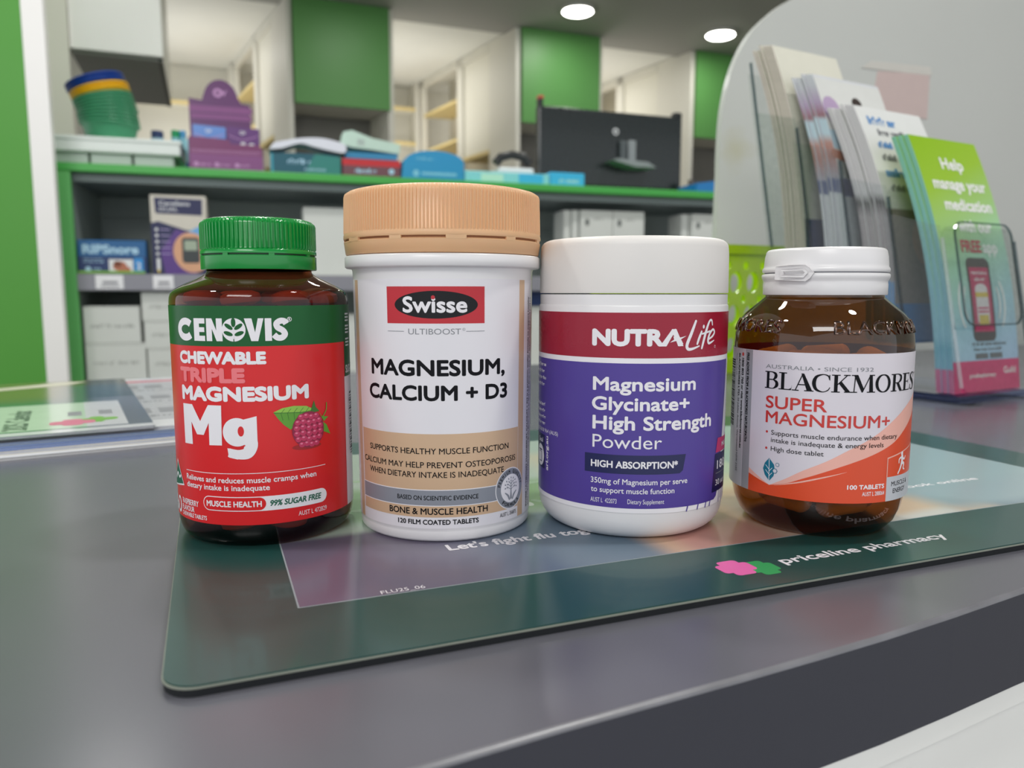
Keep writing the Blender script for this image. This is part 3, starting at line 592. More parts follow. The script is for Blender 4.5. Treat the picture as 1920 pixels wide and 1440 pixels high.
# tablets inside the two amber bottles
tabw = mat('cream_tablet', 'f6dca8', .6, bump=.2); tabr = mat('dusky_red_tablet', 'd67f66', .6, bump=.2)
def capsule(name, m, parent=None, L=.0095, r=.0038, w=1.25):
    mb = MB(); P = [(r*math.sin(PI*k/10), -r*math.cos(PI*k/10) + (L - r if k > 5 else (-(L - r) if k < 5 else 0))) for k in range(11) if k != 5]
    P = [(max(1e-5, p[0]), p[1]) for p in P]
    mb.lathe(P, m, 18, cap=False); mb.v = [(v[2], v[0]*w, v[1]) for v in mb.v]
    return mb.obj(name, None)
first = capsule('oblong_tablet', tabw); first['label'] = 'oblong tablet behind the amber glass'; first['category'] = 'tablet'; first['group'] = 'tablets inside the amber glass bottle'
rr_ = random.Random(11); c4 = t4.location.copy(); n_ = 0
for lay in range(7):
    z = .0095 + lay*.0089; R_in = .0262 if lay else .0225
    for ring_, cnt in ((R_in - .0066, 6 if lay else 5), (.006, 1)):
        for k in range(cnt):
            a = 2*PI*(k + .5*(lay % 2))/cnt + rr_.uniform(-.08, .08); rad = ring_ if cnt > 1 else 0
            o = first if n_ == 0 else first.copy()
            if n_: COL.objects.link(o)
            n_ += 1
            o.location = c4 + Vector((rad*math.cos(a), rad*math.sin(a), z + rr_.uniform(0, .0006)))
            o.rotation_euler = (rr_.uniform(-.15, .15), rr_.uniform(-.12, .12), a + PI/2 + rr_.uniform(-.15, .15))
dm = MB().lathe([(1e-5, -.0028), (.004, -.0024), (.0064, -.0014), (.0068, 0), (.0064, .0014), (.004, .0024), (1e-5, .0028)], tabr, 20, cap=False).obj('round_tablet')
dm['label'] = 'round chewable tablet behind the dark amber plastic'; dm['category'] = 'tablet'; dm['group'] = 'round tablets inside the dark amber plastic bottle'
n_ = 0; c1_ = t1.location.copy()
for lay in range(13):
    z = .0055 + lay*.0067
    for rad, cnt in ((.0215 if lay else .0185, 8 if lay else 7), (.0068, 2)):
        for k in range(cnt):
            a = 2*PI*(k + .5*(lay % 2))/cnt + rr_.uniform(-.05, .05)
            o = dm if n_ == 0 else dm.copy()
            if n_: COL.objects.link(o)
            n_ += 1
            o.location = c1_ + Vector((rad*math.cos(a), rad*math.sin(a), z)); o.rotation_euler = (rr_.uniform(-.12, .12), rr_.uniform(-.12, .12), 0)
# ------------------------------------------------------------------ counter
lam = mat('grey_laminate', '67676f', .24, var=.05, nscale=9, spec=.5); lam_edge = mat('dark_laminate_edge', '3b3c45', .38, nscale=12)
bead = mat('edge_bead', '77777c', .3, var=.45, nscale=55); cab_w = mat('cabinet_white', 'f0f0ec', .45, nscale=8)
ct = thing('counter', 'grey laminate service counter with dark edge under the mat and bottles', 'counter', CT(0, 0, -.003), CT.a)
F_ = [(-.75, 0), (-.03, 0), (0, 0), (.025, -.0006), (.05, -.0013), (.075, -.0017), (.1, -.0018), (.13, -.0010), (.166, .0006), (.22, .0020), (.3, .0036), (1.6, .02)]
mb = MB(); mb.prism([(x, y + .0013) for x, y in F_] + [(1.6, .72), (-.75, .72)], lam, -.001, 0, 'z')
mb.obj('worktop', ct)
mb = MB()
vs = []; fs = []; prof = [(.0013, 0), (.0007, -.0002), (.0002, -.0006), (.0, -.0013)]
for x, y in F_:
    for dy, dz in prof: vs.append((x, y + dy, dz))
for i in range(len(F_) - 1):
    for j in range(3): a = i*4 + j; fs.append((a, a + 4, a + 5, a + 1))
mb.add(vs, fs, bead, True); mb.obj('edge_bead', ct)
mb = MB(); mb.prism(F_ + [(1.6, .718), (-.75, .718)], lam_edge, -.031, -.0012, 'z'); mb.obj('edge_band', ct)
mb = MB()
def ins(d): return [(x, y + d) for x, y in F_]
mb.prism(ins(.0008) + [(1.6, .71), (-.75, .71)], cab_w, -.0385, -.0312, 'z'); mb.obj('top_rail', ct)
mb = MB(); mb.prism(ins(.0035) + [(1.6, .71), (-.75, .71)], cab_w, -.944, -.0388, 'z'); mb.obj('cabinet', ct)

# ------------------------------------------------------------------ counter mat
def nmath(nt, op, a, b=None, clamp=False):
    n = nt.nodes.new('ShaderNodeMath'); n.operation = op; n.use_clamp = clamp
    for i, x in enumerate((a, b)):
        if x is None: continue
        if isinstance(x, (int, float)): n.inputs[i].default_value = x
        else: nt.links.new(x, n.inputs[i])
    return n.outputs[0]
def print_mat(name, base, patches, rough=.22, warp=.01, scale=14, extra=None, coat=.2):
    """glossy print; patches = (u0, u1, v0, v1, softness, colour) blended in order in the sheet's own metres"""
    m = bpy.data.materials.new(name); m.use_nodes = True; nt = m.node_tree; b = nt.nodes['Principled BSDF']
    tc = nt.nodes.new('ShaderNodeTexCoord'); no = nt.nodes.new('ShaderNodeTexNoise'); no.inputs['Scale'].default_value = scale; no.inputs['Detail'].default_value = 3
    nt.links.new(tc.outputs['Object'], no.inputs['Vector']); sp = nt.nodes.new('ShaderNodeSeparateXYZ'); nt.links.new(tc.outputs['Object'], sp.inputs[0])
    sc = nt.nodes.new('ShaderNodeSeparateColor'); nt.links.new(no.outputs['Color'], sc.inputs[0])
    U = nmath(nt, 'ADD', sp.outputs[0], nmath(nt, 'MULTIPLY', nmath(nt, 'SUBTRACT', sc.outputs[0], .5), warp)); V = nmath(nt, 'ADD', sp.outputs[1], nmath(nt, 'MULTIPLY', nmath(nt, 'SUBTRACT', sc.outputs[1], .5), warp))
    def step(x, e, s, up=True):
        n = nt.nodes.new('ShaderNodeMapRange'); n.interpolation_type = 'SMOOTHSTEP'; nt.links.new(x, n.inputs['Value'])
        n.inputs['From Min'].default_value = e - s; n.inputs['From Max'].default_value = e + s; n.inputs['To Min'].default_value = 0 if up else 1; n.inputs['To Max'].default_value = 1 if up else 0
        return n.outputs[0]
    rgb = nt.nodes.new('ShaderNodeRGB'); rgb.outputs[0].default_value = lin(base); cur = rgb.outputs[0]
    for u0, u1, v0, v1, s, c in patches:
        f = nmath(nt, 'MULTIPLY', nmath(nt, 'MULTIPLY', step(U, u0, s), step(U, u1, s, False)), nmath(nt, 'MULTIPLY', step(V, v0, s), step(V, v1, s, False)))
        mx = nt.nodes.new('ShaderNodeMix'); mx.data_type = 'RGBA'; nt.links.new(f, mx.inputs['Factor']); nt.links.new(cur, mx.inputs['A']); mx.inputs['B'].default_value = lin(c); cur = mx.outputs['Result']
    nt.links.new(cur, b.inputs['Base Color']); b.inputs['Roughness'].default_value = rough; b.inputs['Coat Weight'].default_value = coat; b.inputs['Coat Roughness'].default_value = .15
    return m
mat_border = mat('mat_dark_green', '214c48', .3, var=.08, nscale=25, coat=.2); mat_foam = mat('mat_foam_edge', '15191d', .8); mat_rim = mat('mat_pale_rim', '8f9488', .5)
mat_img = print_mat('mat_print', '66798a', [
    (.02, .105, .0, .12, .025, '6b6478'), (-.1, .2, .098, .3, .004, 'b4c6b8'), (.0, .12, .13, .3, .012, 'a3b5a6'), (.12, .17, .104, .15, .008, '86a877'), (.06, .1, .11, .16, .008, '84a87c'),
    (.16, .28, .03, .112, .006, 'c9a88f'), (.17, .21, .02, .062, .006, 'c08f84'), (.215, .26, .02, .09, .008, 'd6c2b4'), (.17, .26, .1, .2, .012, 'cfc8ae'), (.2, .35, .12, .3, .015, 'b9c9bb'),
    (.268, .5, .05, .4, .004, '9db4b8'), (.255, .322, .03, .062, .006, 'd9bfa3'), (.262, .30, .03, .042, .004, 'd8d6cf'), (.3, .5, .036, .07, .01, '9cb0b6')], rough=.24)
m0 = thing('counter_mat', 'dark green rubber-backed counter mat with a printed flu advert under the bottles', 'mat', MT(0, 0, -.003), MT.a)
def rrect(x0, x1, y0, y1, r, n=8):
    P = []
    for cx, cy, a in ((x1 - r, y0 + r, -90), (x1 - r, y1 - r, 0), (x0 + r, y1 - r, 90), (x0 + r, y0 + r, 180)):
        for k in range(n + 1): t = math.radians(a + 90*k/n); P.append((cx + r*math.cos(t), cy + r*math.sin(t)))
    return P
MB().prism(rrect(.0055, .434, .0005, .27, .008), mat_foam, 0, .0020, 'z').obj('foam_backing', m0)
MB().prism(rrect(.0052, .4343, .0002, .2703, .008), mat_rim, .0020, .0025, 'z').obj('rim', m0)
A = Art(); IW = ink_w; logo_pk = mat('logo_pink', 'f06fb4', .35); logo_gr = mat('logo_green', '2fa35c', .35); line_pale = mat('mat_pale_line', '9aa5aa', .4)
A.rect(.0388, .0358, .3998, .2362, line_pale, 1); A.rect(.0393, .0363, .3993, .2357, mat_img, 2)
def plus(x, y, w, h, m, L): A.poly(rrect(x - w*.3, x + w*.3, y - h/2, y + h/2, w*.12, 5), m, L); A.poly(rrect(x - w/2, x + w/2, y - h*.28, y + h*.28, w*.12, 5), m, L)
plus(.1815, .0138, .0105, .0118, logo_gr, 2); plus(.1735, .0168, .0125, .0125, logo_pk, 3)
A.text('priceline pharmacy', .1905, .2650, .0138, .0052, IW, .09, 3)
A.text("Let's fight flu together", .0925, .1640, .0665, .0062, IW, .1, 3); A.text('FLU25_06', .0628, .0762, .0372, .0024, IW, 0, 3)
A.text('Book online', .3050, .3560, .0715, .0038, IW, .08, 3)
lf = mat('print_leaf', '8fae8b', .3); lf2 = mat('print_leaf_pale', 'd3ddd2', .3)
rr_ = random.Random(9)
for k in range(46):
    A.ell(rr_.uniform(.055, .165), rr_.uniform(.103, .2), rr_.uniform(.003, .006), rr_.uniform(.0015, .0025), lf if k % 2 else lf2, 3, 14, rr_.uniform(0, 3))
mb = MB(); mb.prism(rrect(.0055, .434, .0005, .27, .008), mat_border, .0025, .0029, 'z'); A.bake(mb, flatmap('top', 0, (0, 0, .0029), .00002)); mb.obj('printed_surface', m0)

# ------------------------------------------------------------------ magazines
def magazine(label, du, dv, rot, z, th, cover, w=.21, h=.297, art=None, edge='d4d4d8'):
    t = tag(bpy.data.objects.new('magazine', None), label, 'magazine', 'magazines stacked on the left of the counter'); COL.objects.link(t)
    t.location = MG(du, dv, z); t.rotation_euler = (0, 0, MG.a + math.radians(rot))
    n = 14
    def sh(v):
        d = -v.x; return Vector((v.x, v.y, v.z + .0))
    pg = MB(); pm = mat('page_edge_' + edge, edge, .6, var=.12, nscale=400)
    pg.prism([(-w, .0006), (-.0008, .0006), (-.0008, h - .0006), (-w, h - .0006)], pm, .0002, th - .0002, 'z'); pg.obj('pages', t)
    cv = MB(); cv.box(-w, 0, 0, h, th - .0002, th, cover); cv.box(-w, 0, 0, h, 0, .0002, cover)
    if art: art.bake(cv, flatmap('top', 0, (0, 0, th), .00003))
    cv.obj('cover', t); return t
z = -.003
cw = mat('cover_white', 'dfe1e4', .3, coat=.3); cb = mat('cover_blue', '6f86b8', .25, coat=.4); cy = mat('cover_cream', 'd8d3c0', .3)
magazine('white magazine at the bottom of the stack', .062, -.012, 1.2, z, .0016, cw, edge='cfd0cf'); z += .0016
magazine('cream edged magazine second from the bottom of the stack', .056, -.008, -.6, z, .0018, cy, edge='c9cdd8'); z += .0018
magazine('blue covered magazine in the lower middle of the stack', .05, -.003, 1.0, z, .0022, cb, edge='8fa3cf'); z += .0022
magazine('grey magazine in the middle of the stack above the blue one', .045, 0, .2, z, .0018, mat('cover_grey', '8a93a0', .3), edge='9fb0c8'); z += .0018
A = Art()
ctx = mat('cover_text_grey', '8a8c92', .4); cred = mat('cover_text_red', 'c0546a', .4)
for r in range(3):
    for k in range(9): A.rect(-.19 + k*.019, .06 + r*.075, -.176 + k*.019, .085 + r*.075, ctx, 1)
    A.text('~advice from your pharmacist in store', -.195, -.01, .045 + r*.075, .007, ctx, 0, 1)
A.rect(-.19, .262, -.01, .275, cred, 1)
for k in range(24): A.rect(-.05, .03 + k*.0095, -.012, .034 + k*.0095, ctx, 1)
magazine('white magazine with rows of grey print sticking out to the right', .046, .004, -1.0, z, .0016, cw, art=A); z += .0016
cov = print_mat('calendar_cover', '3b6f63', [(-.3, -.13, .2, .35, .01, '3d7f83'), (-.13, .1, .155, .4, .02, '6f6a4c'), (-.1, -.04, .18, .3, .015, '7d7440'), (-.05, .1, .15, .25, .012, '5c6f72'), (-.03, .1, .0, .16, .01, '8d95a0'), (-.2, -.16, .13, .2, .01, '417a55')], rough=.12, warp=.03, scale=18, coat=.6)
A = Art(); cardg = mat('card_pale_green', 'cfe6cf', .25, coat=.5); cardw = mat('card_white', 'e6e8ec', .25, coat=.5); tg = mat('card_text_green', '3d5a44', .4)
A.rect(-.21, .016, -.035, .134, cardg, 1); A.rect(-.036, .016, -.0135, .134, cardw, 1); A.rect(-.21, 0, 0, .012, cardw, 1)
A.text('2025 Calendar', -.067, -.067 + .088, .020, .013, tg, .08, 2, ang=PI/2)
pl2 = mat('logo_rose', 'd5708f', .35); lg2 = mat('logo_leaf_green', '6fae3e', .35)
A.poly(rrect(-.040, -.018, .038, .050, .004), lg2, 2); A.poly(rrect(-.034, -.026, .032, .056, .003), lg2, 2); A.poly(rrect(-.056, -.031, .030, .044, .004), pl2, 3); A.poly(rrect(-.049, -.038, .025, .050, .003), pl2, 3)
A.rect(-.046, .066, -.038, .086, ctx, 2); A.rect(-.028, .066, -.020, .086, ctx, 2)
A.poly([(-.21, .205), (-.21, .192), (-.045, .262), (-.03, .285), (-.05, .285)], cy, 2)
magazine('glossy calendar magazine on top of the stack with a pale green front panel', 0, 0, 0, z, .0016, cov, art=A)

# ------------------------------------------------------------------ sneeze screen
scr = mat('frosted_acrylic', 'c9cbc6', .22, var=.03, nscale=5, spec=.4)
b_ = scr.node_tree.nodes['Principled BSDF']; nt = scr.node_tree
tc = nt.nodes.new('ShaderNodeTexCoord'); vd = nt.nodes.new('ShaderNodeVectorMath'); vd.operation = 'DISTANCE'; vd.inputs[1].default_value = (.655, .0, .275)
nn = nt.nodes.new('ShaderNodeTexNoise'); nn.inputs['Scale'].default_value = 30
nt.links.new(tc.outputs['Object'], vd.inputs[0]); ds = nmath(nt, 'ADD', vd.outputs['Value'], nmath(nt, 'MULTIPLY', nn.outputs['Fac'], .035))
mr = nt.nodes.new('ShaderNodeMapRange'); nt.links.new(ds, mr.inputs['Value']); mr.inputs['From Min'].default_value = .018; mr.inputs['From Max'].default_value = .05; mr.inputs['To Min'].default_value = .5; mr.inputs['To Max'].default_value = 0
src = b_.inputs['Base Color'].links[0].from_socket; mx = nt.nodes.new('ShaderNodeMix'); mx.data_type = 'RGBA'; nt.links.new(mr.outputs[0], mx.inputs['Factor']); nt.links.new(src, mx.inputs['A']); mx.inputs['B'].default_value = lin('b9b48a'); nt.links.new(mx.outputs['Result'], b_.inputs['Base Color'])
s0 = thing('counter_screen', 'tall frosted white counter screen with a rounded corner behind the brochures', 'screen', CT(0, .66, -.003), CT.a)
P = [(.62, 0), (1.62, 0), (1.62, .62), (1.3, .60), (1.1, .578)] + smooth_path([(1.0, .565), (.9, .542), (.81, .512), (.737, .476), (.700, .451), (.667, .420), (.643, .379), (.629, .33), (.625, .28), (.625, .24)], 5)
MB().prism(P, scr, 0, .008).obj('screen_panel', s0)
pk_refl = mat('reflection_pale_pink', 'ccb8b3', .7); cream = mat('reflection_pale_cream', 'cfccc4', .7)  # colours of thin patches that paint a pink reflection onto the glossy panel
mb = MB(); mb.prism([(.905, .352), (1.03, .352), (1.03, .418), (.915, .408)], pk_refl, -.0008, 0); mb.prism([(.88, .408), (1.035, .416), (1.03, .428), (.90, .420)], cream, -.001, -.0008); mb.obj('pink_reflection', s0)['label'] = 'soft pink reflection painted on the screen'

# ------------------------------------------------------------------ lime basket
lime = mat('lime_plastic', 'b4dc00', .3, coat=.2)
b0 = thing('storage_basket', 'lime green plastic basket with round holes between the jar and the glass bottle', 'basket', CT(.41, .523, -.003), CT.a)
def hole(cx, cz, rx, rz, n=20): return [(cx + rx*math.cos(2*PI*k/n), cz - rz*math.sin(2*PI*k/n)) for k in range(n)]
def wall(w, h, seed):
    H = []; pit = .0255; row = 0; zc = .022
    for row in range(3):
        zc = .028 + row*.037; nx = int((w - .02)/pit); x0 = (w - (nx - 1)*pit)/2
        for k in range(nx):
            H.append(hole(x0 + k*pit, zc, .0088, .0118))
            if k < nx - 1: H.append(hole(x0 + (k + .5)*pit, zc + .0185, .0038, .0048))
    return H
Wb, Db, Hb = .20, .115, .143
def taper(v): k = .88 + .12*min(1, v.z/Hb); return Vector((Wb/2 + (v.x - Wb/2)*k, Db/2 + (v.y - Db/2)*k, v.z))
mb = MB(); mb.box(.004, Wb - .004, .004, Db - .004, 0, .003, lime, fn=taper)
mb.prism([(0, 0), (Wb, 0), (Wb, Hb), (0, Hb)], lime, 0, .0022, 'y', holes=wall(Wb, Hb, 1), fn=taper)
mb.prism([(0, 0), (Wb, 0), (Wb, Hb), (0, Hb)], lime, Db - .0022, Db, 'y', holes=wall(Wb, Hb, 1), fn=taper)
mb.prism([(.0022, 0), (Db - .0022, 0), (Db - .0022, Hb), (.0022, Hb)], lime, 0, .0022, 'x', holes=wall(Db, Hb, 1), fn=taper)
mb.prism([(.0022, 0), (Db - .0022, 0), (Db - .0022, Hb), (.0022, Hb)], lime, Wb - .0022, Wb, 'x', holes=wall(Db, Hb, 1), fn=taper)
mb.obj('basket_body', b0)
mb = MB(); mb.prism(rrect(-.004, Wb + .004, -.004, Db + .004, .012), lime, Hb - .010, Hb, 'z', holes=[rrect(.002, Wb - .002, .002, Db - .002, .008)[::-1]]); mb.obj('rim', b0)

# ------------------------------------------------------------------ brochure holder
acr = glassy('clear_acrylic', (.93, .95, .95), .03, 1.5); acr_e = glassy('acrylic_edge', (.42, .5, .52), .05, 1.5); acr_c = glassy('acrylic_bright_corner', (.8, .82, .82), .12, 2.6); acr_b = glassy('acrylic_blue_base', (.55, .6, .78), .05, 1.5)
h0 = thing('brochure_holder', 'clear acrylic tiered brochure holder leaning back beside the glass bottle', 'holder', HD(0, 0, -.003), HD.a)
WT = .106; DV = .051; DZ = .038; LEAN = .20
def lean(z0, y0): return lambda v: Vector((v.x, v.y + (v.z - z0)*LEAN, v.z))
for k in range(4):
    y0 = DV*k; z0 = .010 + DZ*k; f = lean(z0, 0); hf = .135; hs = .150
    mb = MB(); P = rrect(0, WT, z0 - .0005, z0 + hf, .012)
    mb.prism(P, acr, y0, y0 + .002, 'y', fn=f); mb.obj('front_wall', h0)
    for x in (0, WT - .002):
        mb = MB(); S = [(y0 + .002, z0), (y0 + DV - .001, z0), (y0 + DV - .001, z0 + hs), (y0 + .002, z0 + hf)]
        mb.prism(S, acr, x, x + .002, 'x', fn=f); mb.obj('side_wall', h0)
        mb = MB(); mb.tube([f(Vector((x + .001, y0 + .001, z0 + .004))), f(Vector((x + .001, y0 + .001, z0 + hf - .010)))], .0016, acr_c if (x == 0 and k == 0) else acr_e, 6); mb.obj('corner_edge', h0)
mb = MB(); mb.prism([(DV*4, .01 + DZ*3), (DV*4 + .002, .01 + DZ*3), (DV*4 + .002, .01 + DZ*3 + .19), (DV*4, .01 + DZ*3 + .19)], acr, 0, WT, 'x', fn=lean(.01 + DZ*3, 0)); mb.obj('back_wall', h0)
mb = MB(); mb.tube([lean(.136, 0)(Vector((.001, DV*4, z))) for z in (.136, .2, .27, .325)], .0016, acr_e, 6); mb.obj('back_edge', h0)
mb = MB(); mb.box(-.002, WT + .002, .002, .205, .002, .0075, acr_b, bev=.002); mb.obj('base_tray', h0)
mb = MB()
for x0, x1 in ((0, .02), (WT - .02, WT)): mb.box(x0, x1, -.006, .23, 0, .002, acr)
mb.obj('foot', h0)
mb = MB(); P = rrect(-.002, .080, .064, .148, .012, 6); Q = rrect(-.0008, .0788, .0652, .1468, .0108, 6)[::-1]
mb.prism(P, acr_e, -.012, -.0105, 'y', holes=[Q], fn=lean(.01, 0)); mb.prism([(p[0], p[1]) for p in Q][::-1], acr, -.0115, -.011, 'y', fn=lean(.01, 0)); mb.box(.0, .078, -.0115, .001, .0645, .0655, acr, fn=lean(.01, 0)); mb.obj('card_pocket', h0)

def leaflet(name, cover, edge, w, h, th, art=None, bow=.006):
    n = 14; mb = MB(); vs = []; fs = []
    def Y(z): return LEAN*z + bow*math.sin(PI*z/h)*-1 + .012*(z/h)**3
    mc = MB()
    for j in range(n + 1):
        z = h*j/n
        for x, y in ((0, 0), (w, 0), (w, th), (0, th)): vs.append((x, Y(z) + y, z))
    for j in range(n):
        a = j*4; b2 = a + 4; fs += [(a, a + 1, b2 + 1, b2), (a + 2, a + 3, b2 + 3, b2 + 2)]
    mb.add(vs, fs, cover)
    mb.add(vs, [(j*4 + 1, j*4 + 2, j*4 + 6, j*4 + 5) for j in range(n)] + [(j*4 + 3, j*4, j*4 + 4, j*4 + 7) for j in range(n)] + [(0, 3, 2, 1), (n*4, n*4 + 1, n*4 + 2, n*4 + 3)], edge)
    if art:
        sw = Art(); sw.t = [tuple((p[1], p[0]) for p in t[:3]) + t[3:] for t in art.t]
        sw.bake(mb, lambda y, x, L: (x, Y(y) - .00015 - .00008*L, y), .010)
    return mb, Y
def stack(k, name, cover, edge, w, h, th, n, art, lab_front, lab_rest, group, gap=.0004, bow=.006, cat='brochure', x0=.004):
    base = HD(0, 0, 0)
    for i in range(n):
        if i < 2:
            mb, _ = leaflet(name, cover, edge, w, h, th, art if i == 0 else None, bow); o = mb.obj(name); o2 = o
        else: o = o2.copy(); COL.objects.link(o)
        o.location = HD(x0 + (.0006*((i*7) % 3) if i else 0), DV*k + .0035 + bow + i*(th + gap), .005 + DZ*k + (min(.0012, gap*.8)*((i*5) % 4) if i else 0)); o.rotation_euler = (0, 0, HD.a)
        tag(o, lab_front if i == 0 else lab_rest, cat, group)
# front tier: app leaflet
aqua = mat('leaflet_aqua_edge', '7fb5b2', .55, var=.1, nscale=300)
grad = print_mat('app_leaflet_print', '9fc5a0', [], rough=.35, coat=.1)
nt = grad.node_tree; sp = [n for n in nt.nodes if n.type == 'SEPXYZ'][0]; cr = nt.nodes.new('ShaderNodeValToRGB'); mr = nt.nodes.new('ShaderNodeMapRange'); mr.inputs['From Max'].default_value = .215
nt.links.new(nmath(nt, 'SUBTRACT', sp.outputs[2], nmath(nt, 'MULTIPLY', sp.outputs[0], .35)), mr.inputs['Value']); nt.links.new(mr.outputs[0], cr.inputs[0])
e = cr.color_ramp.elements; e[0].position = .0; e[0].color = lin('a9c6e0'); e[1].position = 1; e[1].color = lin('93c11f')
for p, c in ((.22, 'a5d0dc'), (.45, 'a9d8b8'), (.62, 'a6cf7f'), (.78, '9fc83c')): q = e.new(p); q.color = lin(c)
nt.links.new(cr.outputs[0], nt.nodes['Principled BSDF'].inputs['Base Color'])
sidem = print_mat('app_leaflet_side', '7fb8a8', [], rough=.5)
nt = sidem.node_tree; sp = [n for n in nt.nodes if n.type == 'SEPXYZ'][0]; cr = nt.nodes.new('ShaderNodeValToRGB'); mr = nt.nodes.new('ShaderNodeMapRange'); mr.inputs['From Max'].default_value = .215
nt.links.new(sp.outputs[2], mr.inputs['Value']); nt.links.new(mr.outputs[0], cr.inputs[0]); e = cr.color_ramp.elements; e[0].position = .0; e[0].color = lin('c9709a'); e[1].position = 1; e[1].color = lin('7fc0a2')
for p, c in ((.088, 'c9709a'), (.092, '84b8cf'), (.4, '7fb5c4'), (.7, '7db9b0')): q = e.new(p); q.color = lin(c)
nt.links.new(cr.outputs[0], nt.nodes['Principled BSDF'].inputs['Base Color'])
A = Art(); PW = mat('leaflet_white', 'f2f3ee', .5); ros = mat('leaflet_rose', 'd23a72', .4); pcase = mat('phone_case_print', '4b4648', .4); pscr = mat('phone_screen_print', 'c22a62', .35); jar_y = mat('print_yellow', 'e0c45a', .4); jar_w = mat('print_cream', 'e6dedd', .4); fre = mat('print_red', 'c4495a', .4)
W1 = .096; H1 = .216
A.rect(0, 0, W1, .026, ros, 1)
for s_, a, b, y in (('Help', .032, .064, .188), ('manage your', .012, .088, .170), ('medication', .020, .088, .152), ('with our', .031, .080, .134)): A.text(s_, a, b, y, .0105, PW, .12, 2)
A.text('FREE', .029, .058, .1165, .0105, fre, .12, 2); A.text('app', .060, .082, .1165, .0105, PW, .12, 2)
A.poly(rrect(.031, .064, .042, .112, .006), pcase, 2); A.rect(.0335, .050, .0615, .104, pscr, 3); A.text('~reminders for', .036, .060, .098, .003, PW, .05, 4); A.text('~scripts', .040, .056, .0925, .003, PW, .05, 4)
A.ell(.0475, .0855, .009, .005, jar_w, 4, 20); A.rect(.0385, .058, .0565, .086, jar_w, 4); A.rect(.0385, .079, .0565, .083, jar_y, 5); A.rect(.041, .056, .0545, .064, jar_y, 5); A.rect(.040, .066, .055, .0675, ros, 5); A.rect(.040, .069, .055, .0705, ros, 5)
for r_, aa in ((.026, 28), (.033, 34)):
    for sg_ in (-1, 1):
        A.stroke([(.0475 + sg_*r_*math.cos(math.radians(q)), .074 + r_*1.05*math.sin(math.radians(q))) for q in range(-aa, aa + 1, 8)], .0022, PW, 2)
gtx = mat('leaflet_grey_text', '6a6f73', .5)
A.text('~Download it today from the store', .028, .078, .0385, .0028, gtx, 0, 2); A.text('~scan your scripts and order', .030, .072, .034, .0028, gtx, 0, 2)
A.rect(.032, .0275, .050, .0320, gtx, 2); A.rect(.053, .0275, .071, .0320, gtx, 2)
A.text('pricelinepharmacy', .022, .060, .012, .0035, PW, .05, 3); A.text('Guild', .072, .090, .014, .0055, PW, .05, 3)
stack(0, 'leaflet', grad, sidem, W1, H1, .0017, 9, A, 'green and blue leaflet with a phone picture in the front tier of the holder', 'teal edged leaflet behind the phone leaflet in the front tier', 'app leaflets in the front tier of the brochure holder', gap=.0001, x0=.005)
# second tier: newsletter with blue headings
pap = mat('newsletter_white', 'e2e2e0', .55, var=.03); pe = mat('newsletter_edge', 'b9b6b8', .6, var=.2, nscale=200); blu = mat('print_blue', '4a8ccb', .5); dk = mat('print_dark_grey', '77787c', .5); phg = mat('print_photo_brown', '918684', .4); phb = mat('print_photo_blue', '3f84c4', .4)
A = Art()
A.rect(0, 0, .096, .035, phb, 1); A.rect(0, .035, .096, .118, phg, 1); A.ell(.05, .09, .02, .022, mat('print_skin', 'b98f83', .4), 2, 24)
A.text('~健康护理信息', .012, .052, .196, .008, blu, .06, 2)
for i, y in enumerate((.186, .174, .162, .134)): A.text(['~Your local health & wellness', '~free checks this month', '~talk to our team today', '~services in this store'][i], .014 + .006*(i == 0), .088, y, .0062, dk if i != 1 else blu, 0, 2)
A.text('~무료 건강 검진', .012, .060, .147, .008, blu, .06, 2)
pe2 = print_mat('newsletter_fore_edge', 'c2bfc0', [], rough=.6); nt = pe2.node_tree; sp = [n for n in nt.nodes if n.type == 'SEPXYZ'][0]; cr = nt.nodes.new('ShaderNodeValToRGB'); mr = nt.nodes.new('ShaderNodeMapRange'); mr.inputs['From Max'].default_value = .22
nt.links.new(sp.outputs[2], mr.inputs['Value']); nt.links.new(mr.outputs[0], cr.inputs[0]); e = cr.color_ramp.elements; e[0].position = 0; e[0].color = lin('4f86bd'); e[1].position = 1; e[1].color = lin('c9c6c8')
for p, c in ((.24, '4f86bd'), (.25, '9a9094'), (.5, 'a39a9e'), (.56, '3a3838'), (.6, 'c9c6c8')): q = e.new(p); q.color = lin(c)
nt.links.new(cr.outputs[0], nt.nodes['Principled BSDF'].inputs['Base Color'])
stack(1, 'newsletter', pap, pe2, .096, .213, .0026, 8, A, 'white newsletter with blue Asian headings in the second tier of the holder', 'newsletter behind the blue headed one in the second tier', 'newsletters in the second tier of the brochure holder', gap=.0012, bow=.010)
